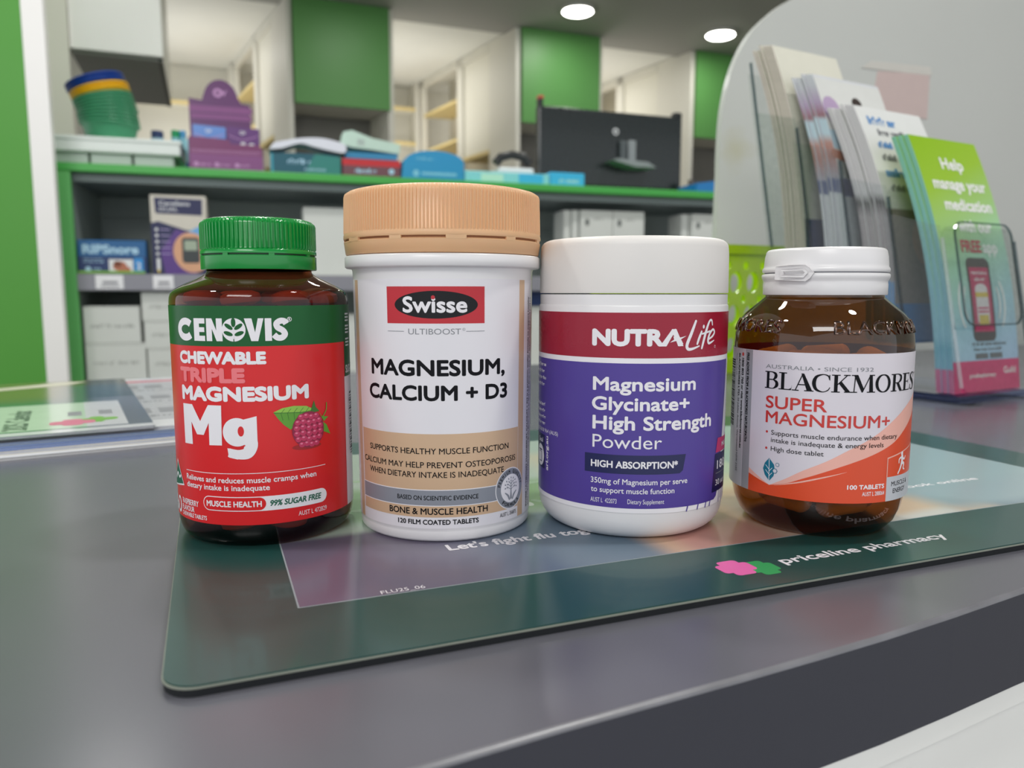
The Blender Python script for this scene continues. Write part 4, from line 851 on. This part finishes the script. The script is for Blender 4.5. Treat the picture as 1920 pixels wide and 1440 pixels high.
# third tier: booklets with people
A = Art(); skin = mat('print_tan_skin', 'b77b63', .45); hair = mat('print_dark_hair', '3d332f', .45); yel = mat('print_yellow_top', 'd9c24c', .45); nav = mat('print_navy', '39446f', .45); sky = mat('print_pale_blue', 'bcd2dd', .45); lav2 = mat('print_lavender', 'b59fbe', .45)
A.rect(0, 0, .096, .095, mat('print_pale_grey', 'c9cbce', .5), 1); A.rect(0, .095, .096, .112, nav, 1); A.rect(0, .112, .096, .21, mat('print_off_white', 'd9dad6', .5), 1)
A.ell(.012, .178, .012, .014, lav2, 2); A.rect(0, .140, .022, .158, sky, 2); A.ell(.036, .165, .006, .014, hair, 3); A.ell(.037, .150, .011, .013, yel, 3); A.stroke([(.0, .135), (.03, .128), (.05, .12)], .009, skin, 3); A.ell(.052, .182, .006, .007, skin, 3); A.ell(.052, .189, .007, .006, hair, 4); A.ell(.075, .172, .006, .007, skin, 3); A.ell(.075, .179, .007, .005, hair, 4); A.rect(.045, .150, .09, .170, sky, 2)
ee = print_mat('booklet_fore_edge', 'c6c6ca', [], rough=.6); nt = ee.node_tree; sp = [n for n in nt.nodes if n.type == 'SEPXYZ'][0]; cr = nt.nodes.new('ShaderNodeValToRGB'); mr = nt.nodes.new('ShaderNodeMapRange'); mr.inputs['From Max'].default_value = .22
nt.links.new(sp.outputs[2], mr.inputs['Value']); nt.links.new(mr.outputs[0], cr.inputs[0]); e = cr.color_ramp.elements; e[0].position = 0; e[0].color = lin('b9bbc0'); e[1].position = 1; e[1].color = lin('cfd2d6')
for p, c in ((.44, 'c3c5c9'), (.45, '46507a'), (.5, '46507a'), (.51, '9b95a0'), (.6, 'a87064'), (.66, 'b98a80'), (.7, 'bcd2dd'), (.76, 'bcd2dd'), (.78, '9a6670'), (.84, 'b59fbe'), (.92, 'c8c9d0')): q = e.new(p); q.color = lin(c)
nt.links.new(cr.outputs[0], nt.nodes['Principled BSDF'].inputs['Base Color'])
stack(2, 'booklet', mat('booklet_cover', 'd5d7da', .4), ee, .096, .213, .0026, 7, A, 'booklet with a family photo cover in the third tier of the holder', 'striped edge booklet behind the family photo one in the third tier', 'booklets in the third tier of the brochure holder', gap=.0011)
# back tier: cream booklets
A = Art(); A.rect(0, 0, .096, .04, nav, 1); A.ell(.060, .165, .012, .007, mat('print_green_leaf', '5f9e35', .4), 2); A.stroke([(.045, .155), (.07, .172)], .004, skin, 2); A.rect(.035, .11, .096, .138, nav, 1); A.ell(.05, .145, .008, .008, skin, 3)
stack(3, 'booklet', mat('cream_cover', 'dcdacb', .45), mat('cream_fore_edge', 'c9bfb4', .6, var=.18, nscale=250), .096, .215, .003, 6, A, 'cream booklet with a green leaf picture in the back tier of the holder', 'cream booklet behind the leaf cover one in the back tier', 'cream booklets in the back tier of the brochure holder', gap=.0018)
# ------------------------------------------------------------------ room shell
ceil_m = mat('ceiling_dim_grey', 'a9a8a2', .8, nscale=4); ceil_w = mat('ceiling_lit_white', 'e9e8e0', .8, nscale=4); floor_m = mat('floor_vinyl', '8d8b88', .4, nscale=12)  # ceiling colours carry the dimmer shop light and brighter dispensary light
green_w = mat('green_panel', '4f9a35', .5, nscale=5, var=.03); wht = mat('white_panel', 'f4f2f0', .4, nscale=5); crm = mat('cream_board', 'dedbd0', .5, nscale=5)
GD = -.945
def slab(name, f, u0, u1, v0, v1, z0, z1, m):
    o = MB().box(u0, u1, v0, v1, z0, z1, m).obj(name, loc=f(0, 0, 0), rotz=f.a); o['kind'] = 'structure'; return o
slab('floor', RM, -4, 6.5, -5, 4.2, GD - .05, GD, floor_m)
slab('ceiling', RM, -4, 6.5, -5, 2.46, ZC, ZC + .05, ceil_m)
slab('ceiling_dispensary', RM, -4, 6.5, 2.461, 4.2, ZC, ZC + .05, ceil_w)
slab('wall_back', RM, -4, 6.5, 4.0, 4.1, GD, ZC, crm)
slab('wall_left', RM, -1.6, -.019, -.10, -.06, GD, ZC, green_w)
slab('trim_1', RM, -.0188, .027, -.103, -.06, GD, ZC, wht)
slab('wall_right', RM, 5.6, 5.7, -5, 4.0, GD, ZC, crm)
slab('wall_dispensary_left', RM, -.40, -.080, 1.10, 1.16, GD, ZC, crm)

# ceiling downlights
lit = mat('lamp_diffuser', 'fffdf4', .5, emit=14); trim = mat('lamp_trim', 'd8d8d4', .5)
for uu, vv, lab in ((2.42, 1.90, 'round ceiling downlight nearest the tall bottle, larger of the two'), (3.44, 1.94, 'round ceiling downlight beside the frosted screen, smaller of the two')):
    t = thing('ceiling_downlight', lab, 'light', RM(uu, vv, ZC), RM.a, 'round downlights in the grey ceiling')
    MB().lathe([(.088, -.016), (.094, -.014), (.094, 0)], trim, 48).obj('trim_ring', t)
    MB().lathe([(.0005, -.024), (.075, -.022), (.086, -.0165)], lit, 48, cap=False).obj('diffuser', t)

# ------------------------------------------------------------------ dispensary units
grn = mat('cupboard_green', '5b964f', .45, nscale=5, var=.03); niche = mat('niche_grey', '7b7974', .6); yel_e = mat('shelf_edge_oak', 'dcc78c', .5); brd = mat('cream_shelf', 'e4e1d4', .5)
def shear(v): return Vector((v.x - .16*v.y, v.y, v.z))
def unit(u0, lab, w=.54, dep=1.42):
    t = thing('dispensary_unit', lab, 'cabinet', RM(u0, 2.3, GD), RM.a, 'dispensary shelving units behind the shelf')
    H = ZC - GD - .004; zb = 1.14 - GD
    def B(name, x0, x1, y0, y1, z0, z1, m, s=True): return MB().box(x0, x1, y0, y1, z0, z1, m, fn=shear if s else None).obj(name, t)
    B('door', .004, w, -.022, -.003, zb, H, grn)
    B('end_panel', -.028, 0, 0, .34, 0, H, crm)
    B('side_panel', w - .004, w + .028, -.004, .5, 0, H, crm)
    B('cupboard_body', .02, w - .006, 0, .45, zb + .004, H, crm)
    B('niche_back', .02, w - .006, .30, .32, .4, zb, niche)
    B('worktop', .02, w - .006, .0, .30, .80, .83, crm)
    B('recessed_door', -.012, .01, .34, .72, .98 - GD + .05, H, brd); B('shelf', -.03, .2, .345, .72, .98 - GD + .02, .98 - GD + .045, yel_e)
    B('post', -.03, 0, .72, .80, 0, H, crm)
    B('partition', .2, .22, .34, dep, 0, H, crm)
    B('back_post', -.03, 0, dep - .05, dep, 0, H, crm); B('top_rail', -.03, 0, .345, dep, H - .05, H, crm)
    for z in (1.45, 1.18, .90): B('shelf', -.026, .2, .80, dep - .05, z - GD - .02, z - GD, yel_e)
    return t
unit(.857, 'dispensary unit with a green overhead cupboard above the tissue boxes'); unit(2.224, 'dispensary unit with a green overhead cupboard behind the black monitor'); unit(3.50, 'dispensary unit with a green overhead cupboard beside the frosted screen')
for u0, u1, lab in ((-.35, .60, 'cream back wall shelving with pale wooden edged shelf behind the purple display'), (1.40, 1.96, 'cream back wall shelving with two pale wooden edged shelves behind the blue box'), (2.70, 3.24, 'cream back wall shelving seen above the black monitor')):
    t = thing('wall_shelving', lab, 'shelving', RM(u0, 3.74, GD), RM.a, 'shelving on the dispensary back wall'); w = u1 - u0; H = ZC - GD - .004
    MB().box(0, w, .20, .22, 0, H, crm).obj('back_panel', t)
    for x in (0, w - .03): MB().box(x, x + .03, 0, .20, 0, H, crm).obj('side_panel', t)
    for z in ((1.42, .9) if u0 < 0 else (1.51, 1.25, .95)):
        MB().box(.03, w - .03, 0.006, .20, z - GD - .02, z - GD, brd).obj('shelf', t); 
        MB().box(.03, w - .03, 0, .006, z - GD - .026, z - GD + .002, yel_e).obj('shelf_edge', t)
# white overhead cupboard at the left
t = thing('overhead_cupboard', 'white overhead cupboard hanging at the top left above the bowls', 'cabinet', RM(-.078, 1.12, 1.0), RM.a)
MB().box(0, .318, 0, .018, .0, .70, wht, bev=.002).obj('door', t); MB().box(.002, .316, .02, .80, .004, .70, crm).obj('cupboard_body', t)
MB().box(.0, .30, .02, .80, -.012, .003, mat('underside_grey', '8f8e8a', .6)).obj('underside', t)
MB().box(.300, .316, .02, .80, -.016, .003, mat('light_bar_dark', '3c3f3c', .4)).obj('light_bar', t)

# ------------------------------------------------------------------ shelf fixture
gshelf = mat('shelf_green', '45a849', .4, nscale=8, var=.03); gpost = mat('post_green', '62b464', .45, nscale=6); slat = mat('slatwall_grey', '95a09d', .5, nscale=6); lipm = mat('shelf_lip_grey', '8e8e98', .35, nscale=6); shf_w = mat('shelf_pale_metal', 'b9bcba', .35)
t = thing('display_shelf', 'green edged display shelf unit with grey slatted back behind the counter', 'shelf', SH(0, 0, GD), SH.a)
zz = lambda z: z - GD
MB().box(-.02, 2.7, 0, .42, zz(.397), zz(.418), gshelf, bev=.002).obj('top_board', t)
for x_ in (.0, 2.64):
    MB().box(x_, x_ + .047, .002, .020, 0, zz(.3965), gpost, bev=.002).obj('upright', t); MB().box(x_ + .01, x_ + .045, .0205, .40, 0, zz(.3965), slat).obj('side_board', t)
mb = MB(); mb.box(.046, 2.638, .395, .41, 0, zz(.396), slat)
for k in range(14): z0 = -.5 + k*.068; mb.box(.046, 2.638, .386, .395, zz(z0), zz(z0 + .060), slat)
mb.obj('slatwall', t)
MB().box(.046, 2.638, .03, .385, zz(.375), zz(.396), mat('under_board_dark', '7f8a8c', .5)).obj('under_board', t)
for zt, nm in ((.136, 0), (-.147, 1), (-.45, 2)):
    s_ = MB().box(.047, 2.637, .012, .385, zz(zt - .012), zz(zt), shf_w).obj('shelf', t)
    MB().box(.047, 2.637, .002, .0115, zz(zt - .044), zz(zt), lipm, bev=.002).obj('price_strip', t)
tick = mat('ticket_white', 'ececf0', .5); tk = mat('ticket_grey', '8d8d95', .5)
def ticket(u, w, lab):
    A = Art(); A.rect(w*.25, .013, w*.8, .020, tk, 1); A.rect(w*.18, .005, w*.85, .009, tk, 1)
    mb = MB(); mb.box(0, w, 0, .0008, 0, .036, tick); A.bake(mb, flatmap('front', 0)); o = mb.obj('price_ticket', loc=SH(u, .001, .097), rotz=SH.a); tag(o, lab, 'ticket', 'price tickets on the shelf lip')
ticket(.090, .066, 'white price ticket under the blue box on the shelf lip'); ticket(.228, .05, 'white price ticket under the cream and purple box on the shelf lip')
lgm = mat('sticker_lime', '7fb53a', .5)
o = MB().box(0, .158, 0, .0008, 0, .006, lgm).obj('shelf_sticker', loc=SH(.052, .0008, .1375), rotz=SH.a); tag(o, 'thin lime sticker strip under the blue box', 'sticker')

# ------------------------------------------------------------------ goods
def carton(name, label, f, u, v, z, w, d, h, body, art=None, group=None, cat='box', rot=0, side=None):
    mb = MB(); mb.box(0, w, 0, d, 0, h, body, bev=min(.0015, h*.05), seg=1)
    if art: art.bake(mb, flatmap('front', 0))
    if side: side.bake(mb, lambda x, y, L: (-.0002*L, x, y))
    o = mb.obj(name, loc=f(u, v, z), rotz=f.a + math.radians(rot)); return tag(o, label, cat, group)
bx_w = mat('carton_white', 'd6d9d5', .45, nscale=10); bx_t = mat('carton_grey_print', 'a5a8a4', .5)
# blue box with bubble lettering
blue = mat('carton_blue', '1c5f97', .4); bluel = mat('carton_sky', '2f8fd6', .4); letter = mat('bubble_letter', 'a9cfe6', .4); navyc = mat('carton_navy', '1a3468', .4); skinp = mat('print_face', 'b9735a', .5); pw = mat('print_white', 'e6e8ea', .5)
A = Art(); w, h = .163, .088
A.rect(0, 0, w, .045, navyc, 1)
A.text('RIPSnore', .011, .145, .052, .024, letter, .16, 2)
A.rect(.072, .002, .130, .038, pw, 2); A.ell(.098, .020, .017, .013, skinp, 3, 24); A.ell(.112, .012, .012, .008, skinp, 3, 20); A.ell(.093, .026, .01, .008, mat('print_brown_hair', '7a3f28', .5), 4, 20)
A.rect(.132, .004, .155, .042, bluel, 2); A.text('2', .139, .149, .012, .018, pw, .1, 3)
A.text('~anti snoring device', .012, .060, .036, .004, letter, 0, 2); A.text('~mouldable mouthpiece', .012, .060, .029, .004, letter, 0, 2); A.ell(.022, .012, .007, .007, letter, 2, 20); A.text('~clinic', .034, .055, .010, .006, letter, 0, 2)
carton('snoring_aid_box', 'blue box with pale bubble lettering on the left of the middle shelf', SH, .050, .015, .1365, w, .06, h, blue, A)
# meter box
crc = mat('carton_cream', 'cfcabf', .45); prp = mat('carton_violet', '5a3a86', .4); nvp = mat('carton_deep_navy', '1e2350', .4); skc = mat('carton_sky2', '69a8dd', .4); hand = mat('print_hand', 'd9a583', .5); metr = mat('print_meter', '3b4143', .4)
A = Art(); w, h = .139, .209
A.poly([(.012, .163), (.016, .160), (.128, .157), (.130, .200), (.010, .202)], nvp, 1); A.text('CareSens', .022, .098, .182, .011, pw, .04, 2); A.text('DUAL', .022, .068, .167, .010, pw, 0, 2)
A.poly([(0, 0), (w, 0), (w, .112), (.085, .118), (.018, .140), (0, .135)], nvp, 1); A.poly([(.03, 0), (.11, 0), (.11, .105), (.06, .120), (.02, .06)], prp, 2)
A.poly([(.068, .100), (.139, .140), (.139, .06), (.09, .06)], skc, 3); A.ell(.098, .058, .046, .054, hand, 4, 36, .2); A.poly(rrect(.074, .118, .030, .098, .008), metr, 5); A.rect(.080, .064, .112, .090, mat('print_lcd', 'a2b09c', .4), 6)
for k in range(5): A.ell(.013, .118 - k*.016, .004, .004, pw, 3, 12); A.rect(.022, .117 - k*.016, .046, .1195 - k*.016, mat('print_lilac', 'a89ac8', .5), 3)
A.rect(.010, .012, .018, .042, pw, 3); A.rect(.011, .004, .017, .012, yel, 4)
carton('glucose_meter_box', 'cream, navy and purple box picturing a hand holding a meter', SH, .229, .010, .1365, w, .10, h, crc, A)
def white_box(u, v, z, w, h, lab, d=.11, txt=True, low=True):
    A = Art()
    if txt:
        y = h*.42 if low else h*.7
        A.text('~adult size', w*.12, w*.48, y, min(.010, h*.14), bx_t, .05, 1); A.text('~pack of ten', w*.52, w*.9, y, min(.010, h*.14), bx_t, .05, 1)
    A.rect(.002, h - .004, w - .002, h - .003, bx_t, 1)
    carton('white_box', lab, SH, u, v, z, w, d, h, bx_w, A, 'plain white boxes on the lower shelves')
white_box(.052, .02, -.1465, .146, .098, 'white box at the bottom left of the lower shelf'); white_box(.052, .02, -.048, .136, .099, 'white box standing on another at the left of the lower shelf, below the blue box')
white_box(.202, .02, -.1465, .15, .082, 'white box at the bottom of the pile behind the red labelled bottle'); white_box(.197, .02, -.064, .15, .074, 'white box in the middle of the pile behind the red labelled bottle'); white_box(.194, .02, .0105, .15, .078, 'white box on top of the pile behind the red labelled bottle')
white_box(.400, .04, -.1465, .2, .12, 'low white box hidden behind the green capped bottle')
white_box(.625, .06, .1365, .20, .195, 'tall white box on the middle shelf between the green cap and the tan cap', txt=False)
white_box(.62, .03, -.1465, .10, .10, 'white box on the lower shelf seen between the first two bottles', txt=False); white_box(.74, .05, -.1465, .14, .17, 'white box on the lower shelf behind the tan capped bottle', txt=False)
white_box(1.28, .04, -.1465, .12, .19, 'white box on the lower shelf seen between the two white containers', txt=False); 
carton('navy_box', 'small navy box on the lower shelf seen between the two white containers', SH, 1.285, .05, .0445, .10, .08, .05, navyc)
for (u, w_, dv, lab) in ((1.435, .022, .02, 'narrow side-on white box at the left of the group above the white lid'), (1.460, .020, .01, 'narrow side-on white box second from the left above the white lid'), (1.485, .112, 0, 'wide white printed box above the white lid, left one of two'), (1.599, .112, 0, 'wide white printed box above the white lid, right one of two'), (1.862, .026, .02, 'narrow side-on white box beside the frosted screen'), (1.892, .122, 0, 'wide white printed box beside the frosted screen')):
    A = Art(); gs = mat('carton_mid_grey', '6f7472', .5)
    if w_ > .1: A.ell(.022, .175, .008, .012, gs, 1, 16); A.text('~care', .045, .08, .182, .009, bx_t, 0, 1); A.rect(.015, .115, .09, .119, bx_t, 1)
    carton('medicine_box', lab, SH, u, .05 + dv, .1365, w_, .09, .213, bx_w, A, 'white printed boxes on the middle shelf at right')

# ------------------------------------------------------------------ things on the top board
ZT = .4185
tray = mat('tray_white', 'dbe2df', .3, nscale=10); clr = glassy('cloudy_box', (.78, .83, .80), .2, 1.4)
t = thing('storage_tray', 'long white tray upside down on clear boxes at the left end of the green shelf', 'tray', SH(-.02, .02, ZT + .0305), SH.a)
MB().box(0, .33, 0, .24, .0, .037, tray, bev=.005).obj('tray_body', t)
mb = MB(); mb.box(-.003, .333, -.003, .243, .030, .040, tray, bev=.002); mb.obj('rim', t)
for k in range(3): 
    o = MB().box(0, .098, 0, .20, 0, .0298, mat('clear_box_grey', 'a9b8ae', .3), bev=.003).obj('clear_box', loc=SH(-.012 + .103*k, .03, ZT), rotz=SH.a); tag(o, ['clear shallow box at the left under the white tray', 'clear shallow box in the middle under the white tray', 'clear shallow box at the right under the white tray'][k], 'box', 'clear boxes under the white tray')
# nested bowls
def bowl_mesh(m):
    mb = MB(); P = [(.0005, .002), (.054, .0), (.058, .003), (.0665, .040), (.0700, .0465), (.0745, .0475), (.0755, .0500), (.0745, .0525), (.0690, .0520), (.0655, .0420), (.0570, .0040), (.0005, .004)]
    mb.lathe(P, m, 40, cap=False); return mb
bg = mat('bowl_green', '3f9068', .4, var=.06); by_ = mat('bowl_yellow', 'e9b414', .35); bb = mat('bowl_blue', '123f96', .35)
protos = {}
pos = SH(.127, .13, ZT + .0706); tilt = 0; x = 0; zc_ = 0
n_ = 0
for k in range(14):
    if k == 5: continue
    m = bg if k < 10 else (by_ if k < 12 else bb)
    if m.name not in protos: o = protos[m.name] = bowl_mesh(m).obj('bowl')
    else: o = protos[m.name].copy(); COL.objects.link(o)
    tl = math.radians(1.5*k if k < 10 else (15 + 1*(k - 10)))
    R_ = Matrix.Rotation(SH.a, 4, 'Z') @ Matrix.Rotation(-tl, 4, 'Y')
    o.rotation_euler = R_.to_euler(); o.location = SH(.127 + x, .13, ZT + .0706 + zc_)
    st = .0090 if k < 9 else (.0115 if k < 13 else .009); x += -math.sin(tl)*st*.9 + (.004 if k in (3,) else 0) - (.003 if k == 11 else 0); zc_ += math.cos(tl)*st
    names = ['lowest', 'second', 'third', 'fourth', 'fifth', 'sixth', 'seventh', 'eighth', 'ninth', 'tenth']
    lab = ('green bowl, %s from the bottom of the leaning stack on the tray' % names[k]) if k < 10 else ['yellow bowl, lower of the two on the leaning stack', 'yellow bowl, upper of the two on the leaning stack', 'blue bowl just above the yellow ones on the leaning stack', 'blue bowl topmost on the leaning stack'][k - 10]
    tag(o, lab, 'bowl', 'stack of plastic bowls')
# little jars behind the tray
for u, v, z, r, h, c1, c2, lab in ((.222, .33, ZT, .018, .15, 'a9cde0', '2e3f6e', 'small pale blue jar with a navy top behind the tray'), (.272, .33, ZT, .012, .155, '8fc4d8', '12955f', 'small bottle with a green top behind the tray'), (.292, .34, ZT, .010, .157, '8fc4d8', '4f9ad0', 'small bottle with a blue top behind the tray')):
    t = thing('small_jar', lab, 'jar', SH(u, v, z), SH.a); MB().lathe([(r, 0), (r, h - .022)], mat('jar_' + c1, c1, .4), 32).obj('jar_body', t); MB().lathe([(r*.95, h - .0219), (r*.97, h - .001), (r*.9, h)], mat('jar_top_' + c2, c2, .4), 32).obj('lid', t)
# light blue box
A = Art(); A.rect(0, 0, .055, .032, mat('carton_royal_blue', '0f66ad', .4), 1)
carton('pale_blue_box', 'pale blue box with a royal blue base behind the purple display', SH, .3145, .125, ZT, .055, .05, .095, mat('carton_pale_aqua', '9ed0dc', .45), A)
# purple display
pur = mat('display_purple', '5c2862', .35, coat=.1); pur2 = mat('display_magenta', '742f62', .35, coat=.1); purl = mat('display_mauve', '82487f', .4); pkl2 = mat('display_pink_light', 'c08fc0', .4); bl2 = mat('sachet_blue', '5b88cf', .3, coat=.2); dpur = mat('sachet_purple', '5c2a72', .3, coat=.2)
t = thing('display_carton', 'purple counter display carton with an arched header on the green shelf', 'display', SH(.330, .02, ZT), SH.a)
A = Art(); A.rect(0, .168, .166, .186, purl, 1); A.rect(.004, .150, .164, .164, purl, 1); A.ell(.076, .222, .012, .012, pkl2, 1, 28); A.ell(.076, .222, .009, .009, pur, 2, 28); A.text('QV', .068, .100, .214, .016, pkl2, .08, 3)
head = [(0, .0), (.165, .0), (.160, .194), (.138, .196)] + [(.0835 + .046*math.cos(math.radians(q)), .202 + .056*math.sin(math.radians(q))) for q in range(10, 176, 12)] + [(.034, .200), (.0, .204)]
mb = MB(); mb.prism(head, pur, .085, .088, 'y'); A.bake(mb, flatmap('front', 0, (0, .085, 0))); mb.obj('header', t)
A = Art(); A.rect(.006, .050, .186, .0515, pkl2, 1); A.rect(.006, .045, .182, .046, pkl2, 1); A.rect(.002, .0, .19, .041, purl, 0)
for x in (.018, .070, .122): A.ell(x, .014, .006, .006, pkl2, 1, 14); A.text('~gentle', x + .008, x + .038, .011, .006, pkl2, 0, 1)
mb = MB(); mb.prism([(0, 0), (.190, 0), (.190, .058), (.180, .070), (.110, .070), (.100, .082), (.004, .086)], pur2, 0, .003, 'y'); A.bake(mb, flatmap('front', 0)); mb.box(.0, .003, .003, .085, 0, .084, pur); mb.box(.187, .190, .003, .085, 0, .06, pur); mb.box(0, .19, .003, .085, 0, .003, pur); mb.obj('tray', t)
for x, m, lab in ((.012, bl2, 'blue sachet standing in the purple display'), (.100, dpur, 'dark purple sachet standing in the purple display')):
    A = Art(); A.stroke([(.004, .098), (.04, .088), (.078, .100)], .0016, pkl2, 1); A.text('QV', .032, .048, .103, .009, pw, .05, 1); A.ell(.040, .072, .008, .010, pw, 1, 16)
    if m is dpur: A.ell(.062, .070, .010, .010, pw, 1, 16)
    mb = MB(); mb.prism([(0, .004), (.084, .004), (.084, .119), (0, .123)], m, 0, .012, 'y'); A.bake(mb, flatmap('front', 0)); o = mb.obj('sachet', loc=SH(.329 + x, .05, ZT), rotz=SH.a); tag(o, lab, 'sachet', 'sachets in the purple display')
# tissue style boxes
tea = mat('carton_teal', '17586a', .4); teg = mat('carton_sea_green', '2b7f78', .4); wpap = mat('loose_paper_white', 'dcdfea', .6)
A = Art(); A.poly([(.09, 0), (.19, 0), (.19, .05), (.12, .056)], teg, 1); A.rect(0, 0, .006, .055, mat('carton_turquoise', '2c9bb0', .4), 2); A.text('~Breathe', .045, .115, .026, .014, letter, .05, 3); A.text('~easy every day', .09, .15, .010, .006, letter, 0, 3)
carton('teal_box', 'dark teal box under loose white paper beside the purple display', SH, .540, .02, ZT, .188, .10, .056, tea, A)
P = [(0, .0), (.03, .003), (.08, .018), (.13, .010), (.19, -.002), (.21, .004), (.20, .020), (.15, .030), (.10, .032), (.05, .024), (.01, .016)]
P = smooth_path([(-.004, .0), (.03, .004), (.08, .020), (.12, .012), (.19, .0), (.205, .006), (.20, .024), (.15, .036), (.10, .036), (.05, .028), (.01, .018)], 3)
mb = MB(); mb.prism(P, wpap, 0, .08, 'y'); o = mb.obj('loose_paper', loc=SH(.54, .01, ZT + .0615), rotz=SH.a); tag(o, 'loose white paper lying across the dark teal box', 'paper')
redc = mat('carton_red', 'c2272f', .4); mar = mat('carton_maroon_grey', '6f4650', .45); paq = mat('paper_pale_green', 'bfd9cc', .5)
A = Art(); A.rect(0, .030, .166, .048, redc, 1); A.text('~throat lozenges', .035, .10, .010, .012, letter, .04, 2); A.ell(.14, .017, .008, .008, letter, 2, 16)
carton('red_band_box', 'maroon box with a bright red band beneath the pale green leaflet', SH, .735, .02, ZT, .166, .09, .050, mar, A)
carton('blue_box', 'slim blue box lying on the red banded box', SH, .745, .03, ZT + .0508, .15, .08, .018, mat('carton_mid_blue', '2f86b4', .4))
A = Art()
for k in range(3): A.rect(.045, .012 + k*.006, .065, .0145 + k*.006, tk, 1)
mb = MB(); mb.prism([(0, .012), (.006, .046), (.03, .052), (.09, .032), (.168, .020), (.166, -.008), (.09, 0), (.03, .004)], paq, 0, .07, 'y'); A.bake(mb, flatmap('front', 0)); o = mb.obj('folded_leaflet', loc=SH(.735, .03, ZT + .0778), rotz=SH.a); tag(o, 'pale green folded leaflet pack on top of the blue box', 'leaflet')
cyan = mat('carton_cyan_blue', '2592c4', .4); cyl = mat('carton_pale_cyan', '7cc4dc', .4)
A = Art(); A.text('~hydrate', .045, .10, .055, .008, cyl, .08, 1); A.ell(.043, .017, .009, .010, cyl, 1, 18); A.rect(.060, .013, .165, .021, cyl, 1)
mb = MB(); P = [(0, 0), (.188, 0), (.188, .052)] + [(.100 + .088*math.cos(math.radians(q)), .052 + .032*math.sin(math.radians(q))) for q in range(10, 171, 16)] + [(.006, .050)]
mb.prism(P, cyan, 0, .10, 'y'); A.bake(mb, flatmap('front', 0)); o = mb.obj('arched_box', loc=SH(.904, .02, ZT), rotz=SH.a); tag(o, 'blue box with a curved arched top on the green shelf', 'box')
A = Art(); A.rect(.05, .004, .12, .026, mat('carton_mint', 'b9ead8', .45), 1); A.rect(.17, .002, .25, .030, mat('carton_bright_cyan', '3ab8e6', .4), 1)
carton('pale_cyan_box', 'long low pale cyan box to the right of the arched box', SH, 1.095, .02, ZT, .27, .08, .032, mat('carton_light_cyan', '86d6dc', .4), A)
A = Art(); A.text('~refill pack', .03, .10, .010, .010, mat('carton_mint', 'b9ead8', .45), 0, 1)
carton('turquoise_box', 'low turquoise box in front of the black monitor', SH, 1.368, .02, ZT, .115, .08, .040, mat('carton_bright_cyan', '3ab8e6', .4), A)
t = thing('desk_phone', 'white desk phone with a black handset left of the monitor', 'phone', SH(1.232, .12, ZT), SH.a)
blk = mat('black_plastic', '1b1e20', .35); MB().box(0, .12, 0, .14, 0, .065, mat('phone_white', 'd9dcde', .4), bev=.008).obj('phone_base', t)
mb = MB(); mb.tube([(.005, .05, .082), (.02, .05, .102), (.06, .05, .112), (.10, .05, .106), (.12, .05, .085)], [.016, .014, .013, .014, .016], blk, 12); mb.obj('handset', t)
# monitor
t = thing('computer_monitor', 'black computer monitor seen from behind on the green shelf', 'monitor', SH(1.372, .14, ZT), SH.a + math.radians(2))
mk = mat('monitor_black', '1c2425', .28, coat=.2); mg = mat('monitor_grey', '8b9294', .35)
MB().box(0, .535, 0, .03, .02, .268, mk, bev=.006).obj('screen_back', t)
mb = MB(); mb.prism([(.012, .0), (.52, .0), (.52, .019), (.012, .019)], mk, .002, .028, 'y'); mb.obj('lower_bezel', t)
mb = MB(); mb.box(.318, .345, -.022, -.001, .10, .175, mg, bev=.003); mb.box(.290, .312, -.018, -.001, .10, .172, mat('monitor_dark_grey', '525a5c', .4), bev=.003); mb.obj('stand_neck', t)
mb = MB(); mb.prism([(.235, .098), (.25, .104), (.365, .098), (.395, .082), (.32, .080)], mg, -.07, -.002, 'y'); mb.obj('stand_base', t)
mb = MB(); mb.lathe([(.006, 0), (.0075, .001), (.009, 0), (.0105, .0)], pw, 24, cap=False); mb.v = [(v[0] + .278, -.0008 - v[2], v[1] + .203) for v in mb.v]; mb.box(.270, .286, -.001, 0, .208, .212, pw); mb.obj('badge', t)
MB().box(.004, .018, .004, .03, .262, .29, blk, bev=.002).obj('corner_clip', t); MB().box(.004, .020, .004, .03, .290, .300, mat('clip_red', 'c0503c', .4), bev=.002).obj('corner_clip', t)['label'] = 'small red clip'
mb = MB(); mb.box(.505, .535, .0, .03, .262, .285, blk, bev=.006); mb.obj('webcam', t)
o = MB().lathe([(.016, 0), (.017, .02), (.012, .04), (.014, .05), (.0005, .052)], mat('tape_brown', '5b5048', .4), 24).obj('tape_dispenser', loc=SH(1.915, .10, ZT)); tag(o, 'small dark round dispenser right of the monitor', 'dispenser')
bf = mat('folder_blue', '1a78bf', .35)
mb = MB(); mb.prism([(0, 0), (.26, 0), (.26, .062), (.12, .045), (0, .028)], bf, 0, .12, 'y'); o = mb.obj('blue_folder', loc=SH(1.885, .02, ZT), rotz=SH.a); tag(o, 'bright blue folder lying beside the frosted screen', 'folder')
